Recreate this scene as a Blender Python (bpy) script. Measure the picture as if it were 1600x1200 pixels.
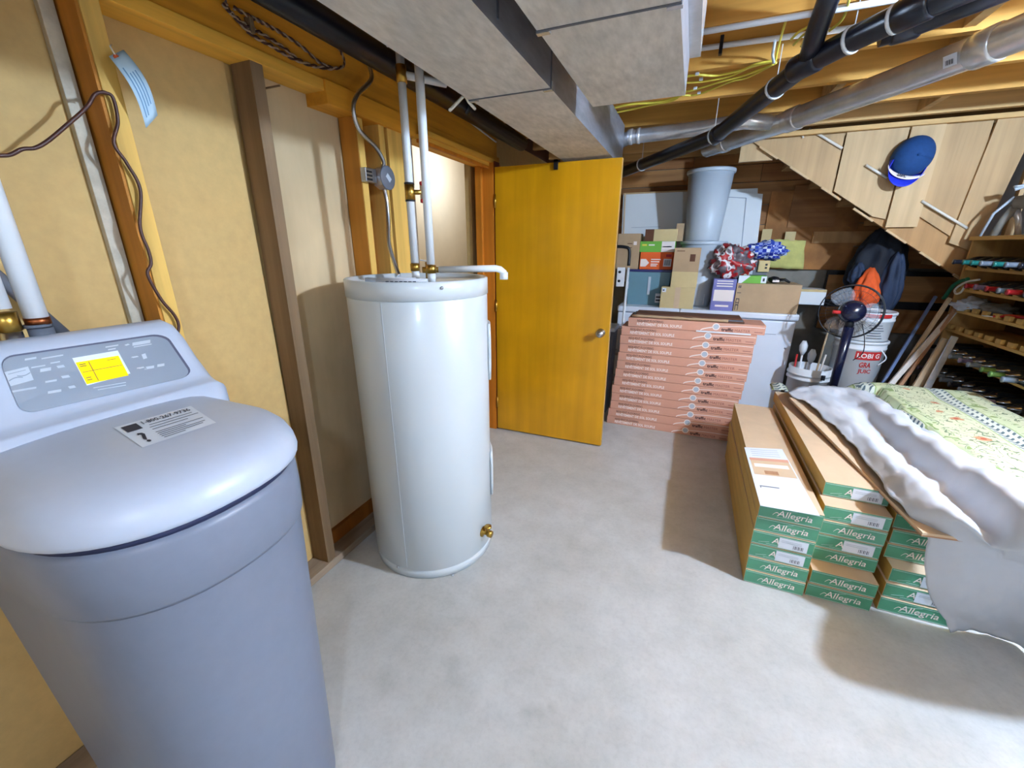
import bpy, bmesh, math, random
from mathutils import Vector, Matrix, noise

# ------------------------------------------------------------------ clear
for o in list(bpy.data.objects):
    bpy.data.objects.remove(o, do_unlink=True)
SC = bpy.context.scene
COL = SC.collection
rnd = random.Random(7)
PI = math.pi

# ------------------------------------------------------------------ camera
FPX, CXP, CYP, CAMH = 642.0, 800.0, 600.0, 1.49
PITCH = math.atan(215 / FPX)
YAW = math.atan2(283, FPX * math.cos(PITCH) + 215 * math.sin(PITCH))
cam = bpy.data.cameras.new('camera')
cam.sensor_width = 36.0
cam.lens = FPX / 1600 * 36.0
cam.clip_start = 0.02
co = bpy.data.objects.new('camera', cam)
co.location = (0, 0, CAMH)
co.rotation_euler = (PI / 2 - PITCH, 0, YAW)
COL.objects.link(co)
SC.camera = co

# ------------------------------------------------------------------ world, lamps, exposure
w = bpy.data.worlds.new('world'); SC.world = w
w.use_nodes = True
w.node_tree.nodes['Background'].inputs[0].default_value = (0.9, 0.95, 1, 1)
w.node_tree.nodes['Background'].inputs[1].default_value = 0.05

def lamp(name, loc, power, col, rad):
    l = bpy.data.lights.new(name, 'POINT'); l.energy = power; l.color = col; l.shadow_soft_size = rad
    o = bpy.data.objects.new(name, l); o.location = loc; COL.objects.link(o); return o

lamp('ceiling_bulb_light', (1.98, 1.42, 2.24), 225, (0.54, 0.73, 1.0), 0.05)     # bare bulb under the joists, right of the frame
lamp('ceiling_bulb_light', (0.55, -1.1, 2.24), 50, (0.54, 0.73, 1.0), 0.08)      # second bulb, behind the viewer
lamp('hall_light', (-2.05, 3.95, 2.2), 15, (0.66, 0.80, 1.0), 0.08)              # lamp in the room beyond the doorway
SC.view_settings.view_transform = 'Standard'
SC.view_settings.look = 'None'
SC.view_settings.gamma = 1.0
SC.view_settings.use_curve_mapping = False
SC.view_settings.exposure = 0.74

# ------------------------------------------------------------------ photo pixel -> place (used to lay things out at real depth)
_fh = Vector((-math.sin(YAW), math.cos(YAW), 0)); _r = Vector((math.cos(YAW), math.sin(YAW), 0))
_fw = _fh * math.cos(PITCH) - Vector((0, 0, math.sin(PITCH)))
_u = _fh * math.sin(PITCH) + Vector((0, 0, math.cos(PITCH)))
_C = Vector((0, 0, CAMH))
def ray(x, y): return _fw * FPX + _r * (x - CXP) + _u * (CYP - y)
def onz(x, y, z): d = ray(x, y); return _C + d * ((z - CAMH) / d.z)
def onx(x, y, X): d = ray(x, y); return _C + d * (X / d.x)
def ony(x, y, Y): d = ray(x, y); return _C + d * (Y / d.y)

# ------------------------------------------------------------------ materials
def S(r, g, b):
    f = lambda c: (c / 12.92 if c <= .04045 else ((c + .055) / 1.055) ** 2.4)
    return (f(r / 255), f(g / 255), f(b / 255))
def nt(name):
    m = bpy.data.materials.new(name); m.use_nodes = True
    n = m.node_tree.nodes; b = n['Principled BSDF']
    return m, n, m.node_tree.links, b
def mat(name, col, rough=.6, metal=0, var=.12, scale=6.0, stretch=(1, 1, 1), bump=0.0, spec=.5, detail=4, coat=0, trans=0, var2=0, scale2=1.2, alpha=1, hue=(1, 1, 1)):
    """one surface: colour broken by noise (stretched along the grain for wood)"""
    m, n, L, b = nt(name)
    tc = n.new('ShaderNodeTexCoord'); mp = n.new('ShaderNodeMapping')
    mp.inputs['Scale'].default_value = stretch
    L.new(tc.outputs['Object'], mp.inputs['Vector'])
    nz = n.new('ShaderNodeTexNoise'); nz.inputs['Scale'].default_value = scale; nz.inputs['Detail'].default_value = detail
    nz.inputs['Roughness'].default_value = .6
    L.new(mp.outputs[0], nz.inputs['Vector'])
    rp = n.new('ShaderNodeValToRGB')
    rp.color_ramp.elements[0].position = .3; rp.color_ramp.elements[1].position = .7
    d = [max(0, c * (1 - var) * (1 - (1 - h) * var)) for c, h in zip(col, hue)]; e = [min(1, c * (1 + var)) for c in col]
    rp.color_ramp.elements[0].color = (*d, 1); rp.color_ramp.elements[1].color = (*e, 1)
    L.new(nz.outputs['Fac'], rp.inputs[0])
    out = rp.outputs[0]
    if var2:
        n2 = n.new('ShaderNodeTexNoise'); n2.inputs['Scale'].default_value = scale2; n2.inputs['Detail'].default_value = 3
        L.new(tc.outputs['Object'], n2.inputs['Vector'])
        r2 = n.new('ShaderNodeValToRGB'); r2.color_ramp.elements[0].position = .35; r2.color_ramp.elements[1].position = .65
        r2.color_ramp.elements[0].color = (1 - var2, 1 - var2, 1 - var2, 1); r2.color_ramp.elements[1].color = (1, 1, 1, 1)
        L.new(n2.outputs['Fac'], r2.inputs[0])
        mx = n.new('ShaderNodeMix'); mx.data_type = 'RGBA'; mx.blend_type = 'MULTIPLY'; mx.inputs[0].default_value = 1
        L.new(out, mx.inputs[6]); L.new(r2.outputs[0], mx.inputs[7]); out = mx.outputs[2]
    L.new(out, b.inputs['Base Color'])
    b.inputs['Roughness'].default_value = rough; b.inputs['Metallic'].default_value = metal
    b.inputs['Specular IOR Level'].default_value = spec
    b.inputs['Coat Weight'].default_value = coat; b.inputs['Coat Roughness'].default_value = .12
    b.inputs['Transmission Weight'].default_value = trans; b.inputs['Alpha'].default_value = alpha
    if bump:
        bp = n.new('ShaderNodeBump'); bp.inputs['Strength'].default_value = bump; bp.inputs['Distance'].default_value = .01
        L.new(nz.outputs['Fac'], bp.inputs['Height']); L.new(bp.outputs[0], b.inputs['Normal'])
    return m
def wood(name, col, axis='z', var=.22, rough=.65, sc=14, coat=0, var2=.12, bump=.12):
    st = {'x': (.05, 1, 1), 'y': (1, .05, 1), 'z': (1, 1, .05)}[axis]
    return mat(name, col, rough, 0, var, sc, st, bump, .35, 5, coat, var2=var2, scale2=2.3, hue=(1, .9, .7))

M = {}
def concrete():
    m, n, L, b = nt('concrete')
    tc = n.new('ShaderNodeTexCoord')
    def nz(s, d=5, r=.6):
        a = n.new('ShaderNodeTexNoise'); a.inputs['Scale'].default_value = s; a.inputs['Detail'].default_value = d; a.inputs['Roughness'].default_value = r
        L.new(tc.outputs['Object'], a.inputs['Vector']); return a
    def ramp(src, p0, c0, p1, c1):
        r = n.new('ShaderNodeValToRGB'); r.color_ramp.elements[0].position = p0; r.color_ramp.elements[0].color = (*c0, 1)
        r.color_ramp.elements[1].position = p1; r.color_ramp.elements[1].color = (*c1, 1); L.new(src, r.inputs[0]); return r.outputs[0]
    def mul(a, c, f=1.0):
        x = n.new('ShaderNodeMix'); x.data_type = 'RGBA'; x.blend_type = 'MULTIPLY'; x.inputs[0].default_value = f
        L.new(a, x.inputs[6]); L.new(c, x.inputs[7]); return x.outputs[2]
    a = ramp(nz(1.3, 6).outputs['Fac'], .3, S(176, 174, 168), .72, S(205, 204, 202))
    c = ramp(nz(9, 6, .7).outputs['Fac'], .25, (.84, .84, .84), .6, (1, 1, 1))
    d = ramp(nz(60, 3).outputs['Fac'], .3, (.93, .93, .93), .55, (1, 1, 1))
    o = mul(mul(a, c), d)
    # a few dark round drip stains
    for (x, y, r) in ((-.62, .98, .035), (-.57, .93, .05), (-.5, .9, .04), (-.3, .93, .028), (-.26, .95, .022), (-.22, .98, .02), (-.8, .84, .05)):
        v = n.new('ShaderNodeVectorMath'); v.operation = 'DISTANCE'; v.inputs[1].default_value = (x, y, 0)
        ad = n.new('ShaderNodeVectorMath'); ad.operation = 'ADD'
        sn = n.new('ShaderNodeVectorMath'); sn.operation = 'SCALE'; sn.inputs['Scale'].default_value = .05
        L.new(nz(14).outputs['Color'], sn.inputs[0]); L.new(tc.outputs['Object'], ad.inputs[0]); L.new(sn.outputs[0], ad.inputs[1])
        sb = n.new('ShaderNodeVectorMath'); sb.operation = 'MULTIPLY'; sb.inputs[1].default_value = (1, 1, 0)
        L.new(ad.outputs[0], sb.inputs[0]); L.new(sb.outputs[0], v.inputs[0])
        o = mul(o, ramp(v.outputs['Value'], r * .3, (.90, .90, .89), r * 1.3, (1, 1, 1)))
    L.new(o, b.inputs['Base Color'])
    L.new(ramp(nz(4).outputs['Fac'], .3, (.42,) * 3, .7, (.62,) * 3), b.inputs['Roughness'])
    bp = n.new('ShaderNodeBump'); bp.inputs['Strength'].default_value = .08; bp.inputs['Distance'].default_value = .01
    L.new(nz(40).outputs['Fac'], bp.inputs['Height']); L.new(bp.outputs[0], b.inputs['Normal'])
    return m
M['concrete'] = concrete()
M['panel'] = mat('panel', S(206, 170, 108), .75, var=.06, scale=26, bump=.04, var2=.12, scale2=1.6)
M['panel_grey'] = mat('panel_grey', S(210, 184, 144), .75, var=.08, scale=9, stretch=(1, 1, .25), var2=.22, scale2=2.2)
M['hall'] = mat('hall', S(232, 218, 188), .8, var=.03, var2=.05)
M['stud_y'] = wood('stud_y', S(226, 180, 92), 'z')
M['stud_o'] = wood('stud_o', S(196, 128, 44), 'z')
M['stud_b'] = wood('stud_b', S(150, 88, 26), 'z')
M['stud_dk'] = wood('stud_dk', S(128, 102, 74), 'z', var=.3)
M['strip'] = mat('strip', S(190, 180, 160), .8, var=.2, scale=20)
M['beam'] = wood('beam', S(228, 158, 46), 'y', sc=16)
M['beam_l'] = wood('beam_l', S(234, 176, 70), 'y', sc=16)
M['joist'] = wood('joist', S(208, 152, 70), 'x', sc=15)
M['joist_p'] = wood('joist_p', S(206, 166, 108), 'x', sc=15)
M['subfloor'] = wood('subfloor', S(190, 140, 70), 'x')
M['plate'] = wood('plate', S(150, 130, 110), 'y', var=.3)
M['door'] = wood('door', S(214, 152, 14), 'z', sc=7, rough=.32, var=.16, coat=.35, var2=.18, bump=.02)
M['door_edge'] = wood('door_edge', S(205, 160, 90), 'z')
M['jamb'] = wood('jamb', S(205, 122, 26), 'z')
M['jamb_r'] = wood('jamb_r', S(110, 40, 16), 'z', rough=.4)
M['plank'] = wood('plank', S(150, 102, 58), 'x', var=.35)
M['plank2'] = wood('plank2', S(170, 120, 70), 'x', var=.35)
M['ply'] = mat('ply', S(172, 116, 62), .8, var=.3, scale=5, var2=.3)
M['stair'] = wood('stair', S(190, 156, 112), 'z', var=.16)
M['stair2'] = wood('stair2', S(204, 172, 128), 'z', var=.13)
M['stair3'] = wood('stair3', S(184, 140, 90), 'z', var=.18)
M['white_wall'] = mat('white_wall', S(205, 200, 192), .8, var=.08)
M['cement'] = mat('cement', S(140, 135, 125), .85, var=.2, scale=5, var2=.25)
M['tank'] = mat('tank', S(202, 208, 211), .32, var=.015, scale=3, coat=.3)
M['tank_top'] = mat('tank_top', S(196, 202, 206), .4, var=.05)
M['seam'] = mat('seam', S(120, 125, 128), .6, var=.2)
M['pvc'] = mat('pvc', S(228, 230, 232), .35, var=.03)
M['brass'] = mat('brass', S(190, 150, 70), .35, 1, var=.2, scale=30)
M['copper'] = mat('copper', S(150, 84, 50), .4, 1, var=.2)
M['steel'] = mat('steel', S(196, 198, 204), .28, 1, var=.12, scale=12)
M['galv'] = mat('galv', S(226, 226, 228), .27, .6, var=.16, scale=9, var2=.1)
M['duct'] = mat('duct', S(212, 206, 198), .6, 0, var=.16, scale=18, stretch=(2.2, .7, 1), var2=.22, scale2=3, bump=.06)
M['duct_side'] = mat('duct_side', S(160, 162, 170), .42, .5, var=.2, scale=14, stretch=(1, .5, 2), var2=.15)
M['abs'] = mat('abs', S(16, 18, 30), .32, var=.2)
M['tie'] = mat('tie', S(205, 208, 210), .5, var=.05)
M['yellow'] = mat('yellow', S(226, 208, 74), .45, var=.1)
M['white_cable'] = mat('white_cable', S(222, 214, 200), .5, var=.08)
M['wire_cloth'] = mat('wire_cloth', S(170, 140, 112), .7, var=.4, scale=60)
M['wire_dk'] = mat('wire_dk', S(70, 34, 24), .5, var=.2)
M['tag'] = mat('tag', S(190, 216, 232), .7, var=.05)
M['ink'] = mat('ink', S(46, 44, 56), .7, var=.1)
M['ink_blue'] = mat('ink_blue', S(110, 150, 185), .7, var=.1)
M['sof_lid'] = mat('sof_lid', S(184, 191, 206), .38, var=.015, scale=40)
M['sof_body'] = mat('sof_body', S(116, 122, 138), .42, var=.03, scale=30)
M['sof_panel'] = mat('sof_panel', S(112, 122, 136), .4, var=.03)
M['sof_dark'] = mat('sof_dark', S(36, 42, 74), .5, var=.05)
M['lcd'] = mat('lcd', S(240, 196, 4), .6, var=.03, spec=.1)
_b = M['lcd'].node_tree.nodes['Principled BSDF']; _b.inputs['Emission Color'].default_value = (*S(255, 214, 0), 1); _b.inputs['Emission Strength'].default_value = .28
M['label_w'] = mat('label_w', S(222, 226, 234), .55, var=.02)
M['silver_print'] = mat('silver_print', S(178, 186, 196), .5, var=.1)
M['pink'] = mat('pink', S(208, 152, 128), .7, var=.05, scale=5)
M['pink_d'] = mat('pink_d', S(188, 128, 106), .7, var=.08)
M['print_w'] = mat('print_w', S(240, 226, 218), .7, var=.02)
M['print_b'] = mat('print_b', S(66, 34, 34), .7, var=.1)
M['print_m'] = mat('print_m', S(150, 88, 78), .7, var=.1)
M['green'] = mat('green', S(74, 146, 112), .3, var=.1, scale=14, coat=.5)
M['green_d'] = mat('green_d', S(32, 110, 74), .3, var=.1, coat=.5)
M['film'] = mat('film', S(186, 214, 204), .25, var=.1)
M['kraft'] = mat('kraft', S(206, 178, 146), .75, var=.06, scale=8)
M['kraft_y'] = mat('kraft_y', S(196, 160, 84), .75, var=.14, scale=9, stretch=(1, .15, 2))
M['card'] = mat('card', S(178, 150, 116), .8, var=.08, scale=7)
M['card_l'] = mat('card_l', S(206, 184, 134), .8, var=.06)
M['card_dk'] = mat('card_dk', S(96, 58, 36), .8, var=.1)
M['paper'] = mat('paper', S(196, 199, 206), .75, var=.02, scale=12, bump=.1)
M['plank_brown'] = wood('plank_brown', S(178, 132, 98), 'y')
M['freezer'] = mat('freezer', S(220, 226, 236), .35, var=.015)
M['freezer_d'] = mat('freezer_d', S(150, 158, 172), .5, var=.05)
M['can'] = mat('can', S(186, 196, 206), .4, var=.03, scale=3)
M['board_w'] = mat('board_w', S(226, 230, 232), .5, var=.02)
M['tote'] = mat('tote', S(104, 142, 156), .35, var=.05)
M['tote_lid'] = mat('tote_lid', S(42, 44, 98), .4, var=.05)
M['orange'] = mat('orange', S(232, 96, 26), .6, var=.03)
M['lime'] = mat('lime', S(112, 178, 62), .6, var=.03)
M['purple'] = mat('purple', S(120, 118, 176), .6, var=.1)
M['red'] = mat('red', S(186, 34, 34), .6, var=.1)
M['grey_dk'] = mat('grey_dk', S(92, 96, 106), .6, var=.15)
M['black'] = mat('black', S(18, 18, 24), .45, var=.1)
M['navy_gloss'] = mat('navy_gloss', S(16, 22, 48), .25, var=.1, coat=.3)
M['cap'] = mat('cap', S(14, 62, 116), .85, var=.12, scale=40)
M['brim'] = mat('brim', S(32, 52, 204), .7, var=.08, scale=40)
M['rag_o'] = mat('rag_o', S(226, 88, 28), .8, var=.2)
M['jacket'] = mat('jacket', S(10, 18, 32), .8, var=.3)
M['jacket2'] = mat('jacket2', S(36, 50, 74), .8, var=.2)
M['insul'] = mat('insul', S(206, 200, 120), .9, var=.12, scale=14, bump=.3)
M['pail'] = mat('pail', S(216, 218, 220), .45, var=.03)
M['rack'] = wood('rack', S(206, 164, 92), 'y')
M['rack_end'] = wood('rack_end', S(196, 152, 88), 'z')
M['glass_dk'] = mat('glass_dk', S(24, 28, 34), .12, var=.1, coat=.4)
M['cage'] = mat('cage', S(70, 74, 86), .4, .6, var=.1)
M['clear'] = None
def clear_mat():
    m, n, L, b = nt('clear_plastic')
    b.inputs['Base Color'].default_value = (.62, .66, .72, 1); b.inputs['Roughness'].default_value = .2; b.inputs['Alpha'].default_value = .22
    return m
M['clear'] = clear_mat()
M['stick_w'] = wood('stick_w', S(216, 206, 196), 'z')
M['stick_t'] = wood('stick_t', S(196, 172, 140), 'z')
M['stick_b'] = mat('stick_b', S(96, 112, 146), .4, .3, var=.1)
def checked():
    m, n, L, b = nt('blue_check')
    tc = n.new('ShaderNodeTexCoord'); ck = n.new('ShaderNodeTexChecker'); ck.inputs['Scale'].default_value = 34
    ck.inputs[1].default_value = (*S(40, 70, 176), 1); ck.inputs[2].default_value = (*S(214, 222, 240), 1)
    L.new(tc.outputs['Object'], ck.inputs[0])
    c2 = n.new('ShaderNodeTexChecker'); c2.inputs['Scale'].default_value = 17
    c2.inputs[1].default_value = (*S(90, 116, 206), 1); c2.inputs[2].default_value = (1, 1, 1, 1)
    L.new(tc.outputs['Object'], c2.inputs[0])
    mx = n.new('ShaderNodeMix'); mx.data_type = 'RGBA'; mx.blend_type = 'MULTIPLY'; mx.inputs[0].default_value = .7
    L.new(ck.outputs[0], mx.inputs[6]); L.new(c2.outputs[0], mx.inputs[7]); L.new(mx.outputs[2], b.inputs['Base Color'])
    b.inputs['Roughness'].default_value = .85
    return m
M['check'] = checked()
def printed_bag():
    m, n, L, b = nt('printed_bag')
    tc = n.new('ShaderNodeTexCoord'); nz = n.new('ShaderNodeTexNoise'); nz.inputs['Scale'].default_value = 11; nz.inputs['Detail'].default_value = 2
    L.new(tc.outputs['Object'], nz.inputs['Vector'])
    r = n.new('ShaderNodeValToRGB'); r.color_ramp.interpolation = 'CONSTANT'
    e = r.color_ramp.elements
    e[0].position = 0; e[0].color = (*S(100, 90, 96), 1); e[1].position = .44; e[1].color = (*S(170, 36, 40), 1)
    a = e.new(.53); a.color = (*S(226, 220, 220), 1); a = e.new(.60); a.color = (*S(122, 108, 112), 1)
    L.new(nz.outputs['Fac'], r.inputs[0]); L.new(r.outputs[0], b.inputs['Base Color']); b.inputs['Roughness'].default_value = .35
    return m
M['bag'] = printed_bag()
def floral():
    """printed cotton: bands of chevrons, leaf scrolls and small flowers running along the cloth"""
    m, n, L, b = nt('floral_cloth')
    tc = n.new('ShaderNodeTexCoord'); uvs = n.new('ShaderNodeSeparateXYZ'); L.new(tc.outputs['UV'], uvs.inputs[0])
    def mth(op, a, c=None, d=None):
        x = n.new('ShaderNodeMath'); x.operation = op
        for i, v in enumerate((a, c, d)):
            if v is None: continue
            if isinstance(v, (int, float)): x.inputs[i].default_value = v
            else: L.new(v, x.inputs[i])
        return x.outputs[0]
    def mix(f, a, c):
        x = n.new('ShaderNodeMix'); x.data_type = 'RGBA'; L.new(f, x.inputs[0])
        if isinstance(a, tuple): x.inputs[6].default_value = (*a, 1)
        else: L.new(a, x.inputs[6])
        if isinstance(c, tuple): x.inputs[7].default_value = (*c, 1)
        else: L.new(c, x.inputs[7])
        return x.outputs[2]
    U, V = uvs.outputs[0], uvs.outputs[1]                      # metres across / along
    P = .36
    wob = mth('MULTIPLY', mth('SINE', mth('MULTIPLY', V, 9.0)), .008)
    ph = mth('FRACT', mth('DIVIDE', mth('ADD', U, wob), P))     # 0..1 over one repeat
    base = mix(mth('GREATER_THAN', ph, .5), S(216, 222, 178), S(226, 226, 188))
    # chevron band
    tri = mth('ABSOLUTE', mth('SUBTRACT', mth('FRACT', mth('MULTIPLY', ph, 9)), .5))
    chev = mth('GREATER_THAN', mth('FRACT', mth('ADD', mth('MULTIPLY', V, 26), mth('MULTIPLY', tri, 1.3))), .55)
    band = lambda a, c: mth('MULTIPLY', mth('GREATER_THAN', ph, a), mth('LESS_THAN', ph, c))
    chf = mth('MULTIPLY', chev, mth('ADD', band(.06, .17), band(.22, .28)))
    o = mix(band(.05, .29), base, S(222, 224, 212))
    o = mix(chf, o, S(92, 108, 116))
    o = mix(mth('ADD', band(.03, .05), band(.29, .31)), o, S(166, 182, 122))
    # scrolls
    nz = n.new('ShaderNodeTexNoise'); nz.inputs['Scale'].default_value = 16; nz.inputs['Detail'].default_value = 1; nz.inputs['Distortion'].default_value = 1.4
    L.new(tc.outputs['UV'], nz.inputs['Vector'])
    ridge = mth('LESS_THAN', mth('ABSOLUTE', mth('SUBTRACT', nz.outputs['Fac'], .5)), .022)
    o = mix(mth('MULTIPLY', ridge, band(.42, .98)), o, S(126, 138, 108))
    leaf = mth('GREATER_THAN', nz.outputs['Fac'], .60)
    o = mix(mth('MULTIPLY', leaf, band(.32, .50)), o, S(150, 168, 108))
    # flowers
    vo = n.new('ShaderNodeTexVoronoi'); vo.inputs['Scale'].default_value = 7.5; vo.inputs['Randomness'].default_value = .55
    L.new(tc.outputs['UV'], vo.inputs['Vector'])
    fl = mth('LESS_THAN', mth('ADD', vo.outputs['Distance'], mth('MULTIPLY', nz.outputs['Fac'], .3)), .34)
    o = mix(mth('MULTIPLY', fl, band(.58, .92)), o, S(214, 150, 112))
    fl2 = mth('LESS_THAN', vo.outputs['Distance'], .08)
    o = mix(mth('MULTIPLY', fl2, band(.58, .92)), o, S(190, 84, 60))
    x_ = n.new('ShaderNodeMix'); x_.data_type = 'RGBA'; x_.blend_type = 'MULTIPLY'; x_.inputs[0].default_value = 1; x_.inputs[7].default_value = (.74, .76, .74, 1)
    L.new(o, x_.inputs[6]); o = x_.outputs[2]
    L.new(o, b.inputs['Base Color']); b.inputs['Roughness'].default_value = .85
    return m
M['floral'] = floral()
def foil(name, c): M[name] = mat(name, S(*c), .3, .2, var=.1, coat=.3)
foil('foil_teal', (40, 122, 114)); foil('foil_red', (168, 34, 40)); foil('foil_violet', (128, 112, 142)); foil('foil_silver', (126, 136, 148)); foil('foil_green', (104, 140, 74)); foil('foil_black', (34, 36, 46))

# ------------------------------------------------------------------ mesh tools
WM = {}      # world matrix of parents
class G:
    def __init__(s): s.v = []; s.f = []; s.sm = []
    def add(s, vs, fs, smooth=False):
        k = len(s.v); s.v += [tuple(v) for v in vs]; s.f += [[i + k for i in f] for f in fs]; s.sm += [smooth] * len(fs); return s
    def box(s, a, b, bev=0.0):
        x0, x1 = sorted((a[0], b[0])); y0, y1 = sorted((a[1], b[1])); z0, z1 = sorted((a[2], b[2]))
        if bev <= 0:
            vs = [(x, y, z) for z in (z0, z1) for x, y in ((x0, y0), (x1, y0), (x1, y1), (x0, y1))]
            return s.add(vs, [(3, 2, 1, 0), (4, 5, 6, 7), (0, 1, 5, 4), (1, 2, 6, 5), (2, 3, 7, 6), (3, 0, 4, 7)])
        bm = bmesh.new(); bmesh.ops.create_cube(bm, size=1)
        for v in bm.verts: v.co = Vector(((x0 + x1) / 2 + v.co.x * (x1 - x0), (y0 + y1) / 2 + v.co.y * (y1 - y0), (z0 + z1) / 2 + v.co.z * (z1 - z0)))
        bmesh.ops.bevel(bm, geom=bm.edges[:], offset=bev, segments=2, affect='EDGES', profile=.6)
        return s.frombm(bm)
    def frombm(s, bm, smooth=False):
        bm.verts.index_update()
        s.add([v.co.copy() for v in bm.verts], [[v.index for v in f.verts] for f in bm.faces], smooth); bm.free(); return s
    def hexa(s, lo, hi):   # two quads (4 pts each)
        return s.add(list(lo) + list(hi), [(3, 2, 1, 0), (4, 5, 6, 7), (0, 1, 5, 4), (1, 2, 6, 5), (2, 3, 7, 6), (3, 0, 4, 7)])
    def bar(s, p0, p1, wd, th, upv=(0, 0, 1)):   # rectangular bar from p0 to p1
        p0 = Vector(p0); p1 = Vector(p1); d = (p1 - p0).normalized(); a = d.cross(Vector(upv))
        if a.length < 1e-4: a = d.cross(Vector((1, 0, 0)))
        a.normalize(); c = a.cross(d).normalized()
        q = [a * sx * wd / 2 + c * sz * th / 2 for sx, sz in ((-1, -1), (1, -1), (1, 1), (-1, 1))]
        return s.hexa([p0 + k for k in q], [p1 + k for k in q])
    def tube(s, pts, r, seg=10, caps=True, spline=False, n=8):
        pts = [Vector(p) for p in pts]
        if spline: pts = catmull(pts, n)
        rs = r if isinstance(r, (list, tuple)) else [r] * len(pts)
        vs = []; up = None
        for i, p in enumerate(pts):
            t = (pts[min(i + 1, len(pts) - 1)] - pts[max(i - 1, 0)]).normalized()
            if up is None:
                up = Vector((0, 0, 1)) if abs(t.z) < .9 else Vector((1, 0, 0))
            a = t.cross(up)
            if a.length < 1e-5: a = t.cross(Vector((1, 0, 0)))
            a.normalize(); up = a.cross(t).normalized()
            vs += [p + (a * math.cos(2 * PI * k / seg) + up * math.sin(2 * PI * k / seg)) * rs[i] for k in range(seg)]
        fs = []
        for i in range(len(pts) - 1):
            for k in range(seg): fs.append((i * seg + k, i * seg + (k + 1) % seg, (i + 1) * seg + (k + 1) % seg, (i + 1) * seg + k))
        s.add(vs, fs, True)
        if caps:
            m = (len(pts) - 1) * seg
            k = len(s.v) - len(vs)
            s.f += [[k + i for i in range(seg)][::-1], [k + m + i for i in range(seg)]]; s.sm += [False, False]
        return s
    def lathe(s, prof, c=(0, 0, 0), seg=32, M4=None, smooth=True, sx=1, sy=1):
        vs = []
        for (r, z) in prof:
            for k in range(seg):
                p = Vector((r * math.cos(2 * PI * k / seg) * sx, r * math.sin(2 * PI * k / seg) * sy, z))
                if M4: p = M4 @ p
                vs.append(p + Vector(c))
        fs = []
        for i in range(len(prof) - 1):
            for k in range(seg): fs.append((i * seg + k, i * seg + (k + 1) % seg, (i + 1) * seg + (k + 1) % seg, (i + 1) * seg + k))
        s.add(vs, fs, smooth)
        k = len(s.v) - len(vs); m = (len(prof) - 1) * seg
        if prof[0][0] > 1e-6: s.f.append([k + i for i in range(seg)][::-1]); s.sm.append(False)
        if prof[-1][0] > 1e-6: s.f.append([k + m + i for i in range(seg)]); s.sm.append(False)
        return s
    def grid(s, rows, thick=0, smooth=True):
        R = len(rows); Cn = len(rows[0])
        vs = [Vector(p) for r in rows for p in r]
        fs = [(i * Cn + j, i * Cn + j + 1, (i + 1) * Cn + j + 1, (i + 1) * Cn + j) for i in range(R - 1) for j in range(Cn - 1)]
        if thick:
            N = len(vs); nr = [Vector() for _ in vs]
            for f in fs:
                nn = (vs[f[1]] - vs[f[0]]).cross(vs[f[3]] - vs[f[0]])
                for i in f: nr[i] += nn
            vs += [v - (k.normalized() if k.length else Vector((0, 0, 1))) * thick for v, k in zip(vs, nr)]
            top = list(fs); fs = fs + [tuple(i + N for i in f[::-1]) for f in top]
            rim = [j for j in range(Cn)] + [i * Cn + Cn - 1 for i in range(1, R)] + [(R - 1) * Cn + j for j in range(Cn - 2, -1, -1)] + [i * Cn for i in range(R - 2, 0, -1)]
            for a, c in zip(rim, rim[1:] + rim[:1]): fs.append((c, a, a + N, c + N))
        return s.add(vs, fs, smooth)
    def prism(s, poly, axis, a, b):     # polygon in the plane across `axis`, extruded a..b
        def P(u, v, t): return {'x': (t, u, v), 'y': (u, t, v), 'z': (u, v, t)}[axis]
        n = len(poly)
        vs = [P(u, v, a) for u, v in poly] + [P(u, v, b) for u, v in poly]
        fs = [list(range(n))[::-1], [n + i for i in range(n)]] + [(i, (i + 1) % n, n + (i + 1) % n, n + i) for i in range(n)]
        return s.add(vs, fs)
    def mesh(s, name, inv=None):
        me = bpy.data.meshes.new(name)
        vs = [(inv @ Vector(v)) for v in s.v] if inv is not None else s.v
        me.from_pydata([tuple(v) for v in vs], [], s.f); 
        me.polygons.foreach_set('use_smooth', s.sm)
        bm = bmesh.new(); bm.from_mesh(me); bmesh.ops.recalc_face_normals(bm, faces=bm.faces[:]); bm.to_mesh(me); bm.free()
        me.update(); return me
    def out(s, name, m, parent=None, local=False):
        inv = None
        if parent is not None and not local: inv = WM[parent.name].inverted()
        me = s.mesh(name, inv)
        me.materials.append(M[m] if isinstance(m, str) else m)
        o = bpy.data.objects.new(name, me); COL.objects.link(o)
        if parent is not None:
            o.parent = parent; WM[o.name] = WM[parent.name].copy()
        else: WM[o.name] = Matrix()
        return o
def catmull(P, n=8):
    P = [Vector(p) for p in P]; Q = [P[0] * 2 - P[1]] + P + [P[-1] * 2 - P[-2]]; out = []
    for i in range(1, len(Q) - 2):
        for k in range(n):
            t = k / n; a, b, c, d = Q[i - 1:i + 3]
            out.append(.5 * ((2 * b) + (c - a) * t + (2 * a - 5 * b + 4 * c - d) * t * t + (3 * b - a - 3 * c + d) * t ** 3))
    return out + [P[-1]]
def tag(o, label, cat, group=None):
    o['label'] = label; o['category'] = cat
    if group: o['group'] = group
    return o
def struct(o): o['kind'] = 'structure'; return o
def thing(name, label, cat, loc=(0, 0, 0), rz=0, group=None):
    o = bpy.data.objects.new(name, None); o.empty_display_size = .05; COL.objects.link(o)
    o.location = loc; o.rotation_euler = (0, 0, rz)
    WM[o.name] = Matrix.Translation(loc) @ Matrix.Rotation(rz, 4, 'Z')
    return tag(o, label, cat, group)
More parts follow.
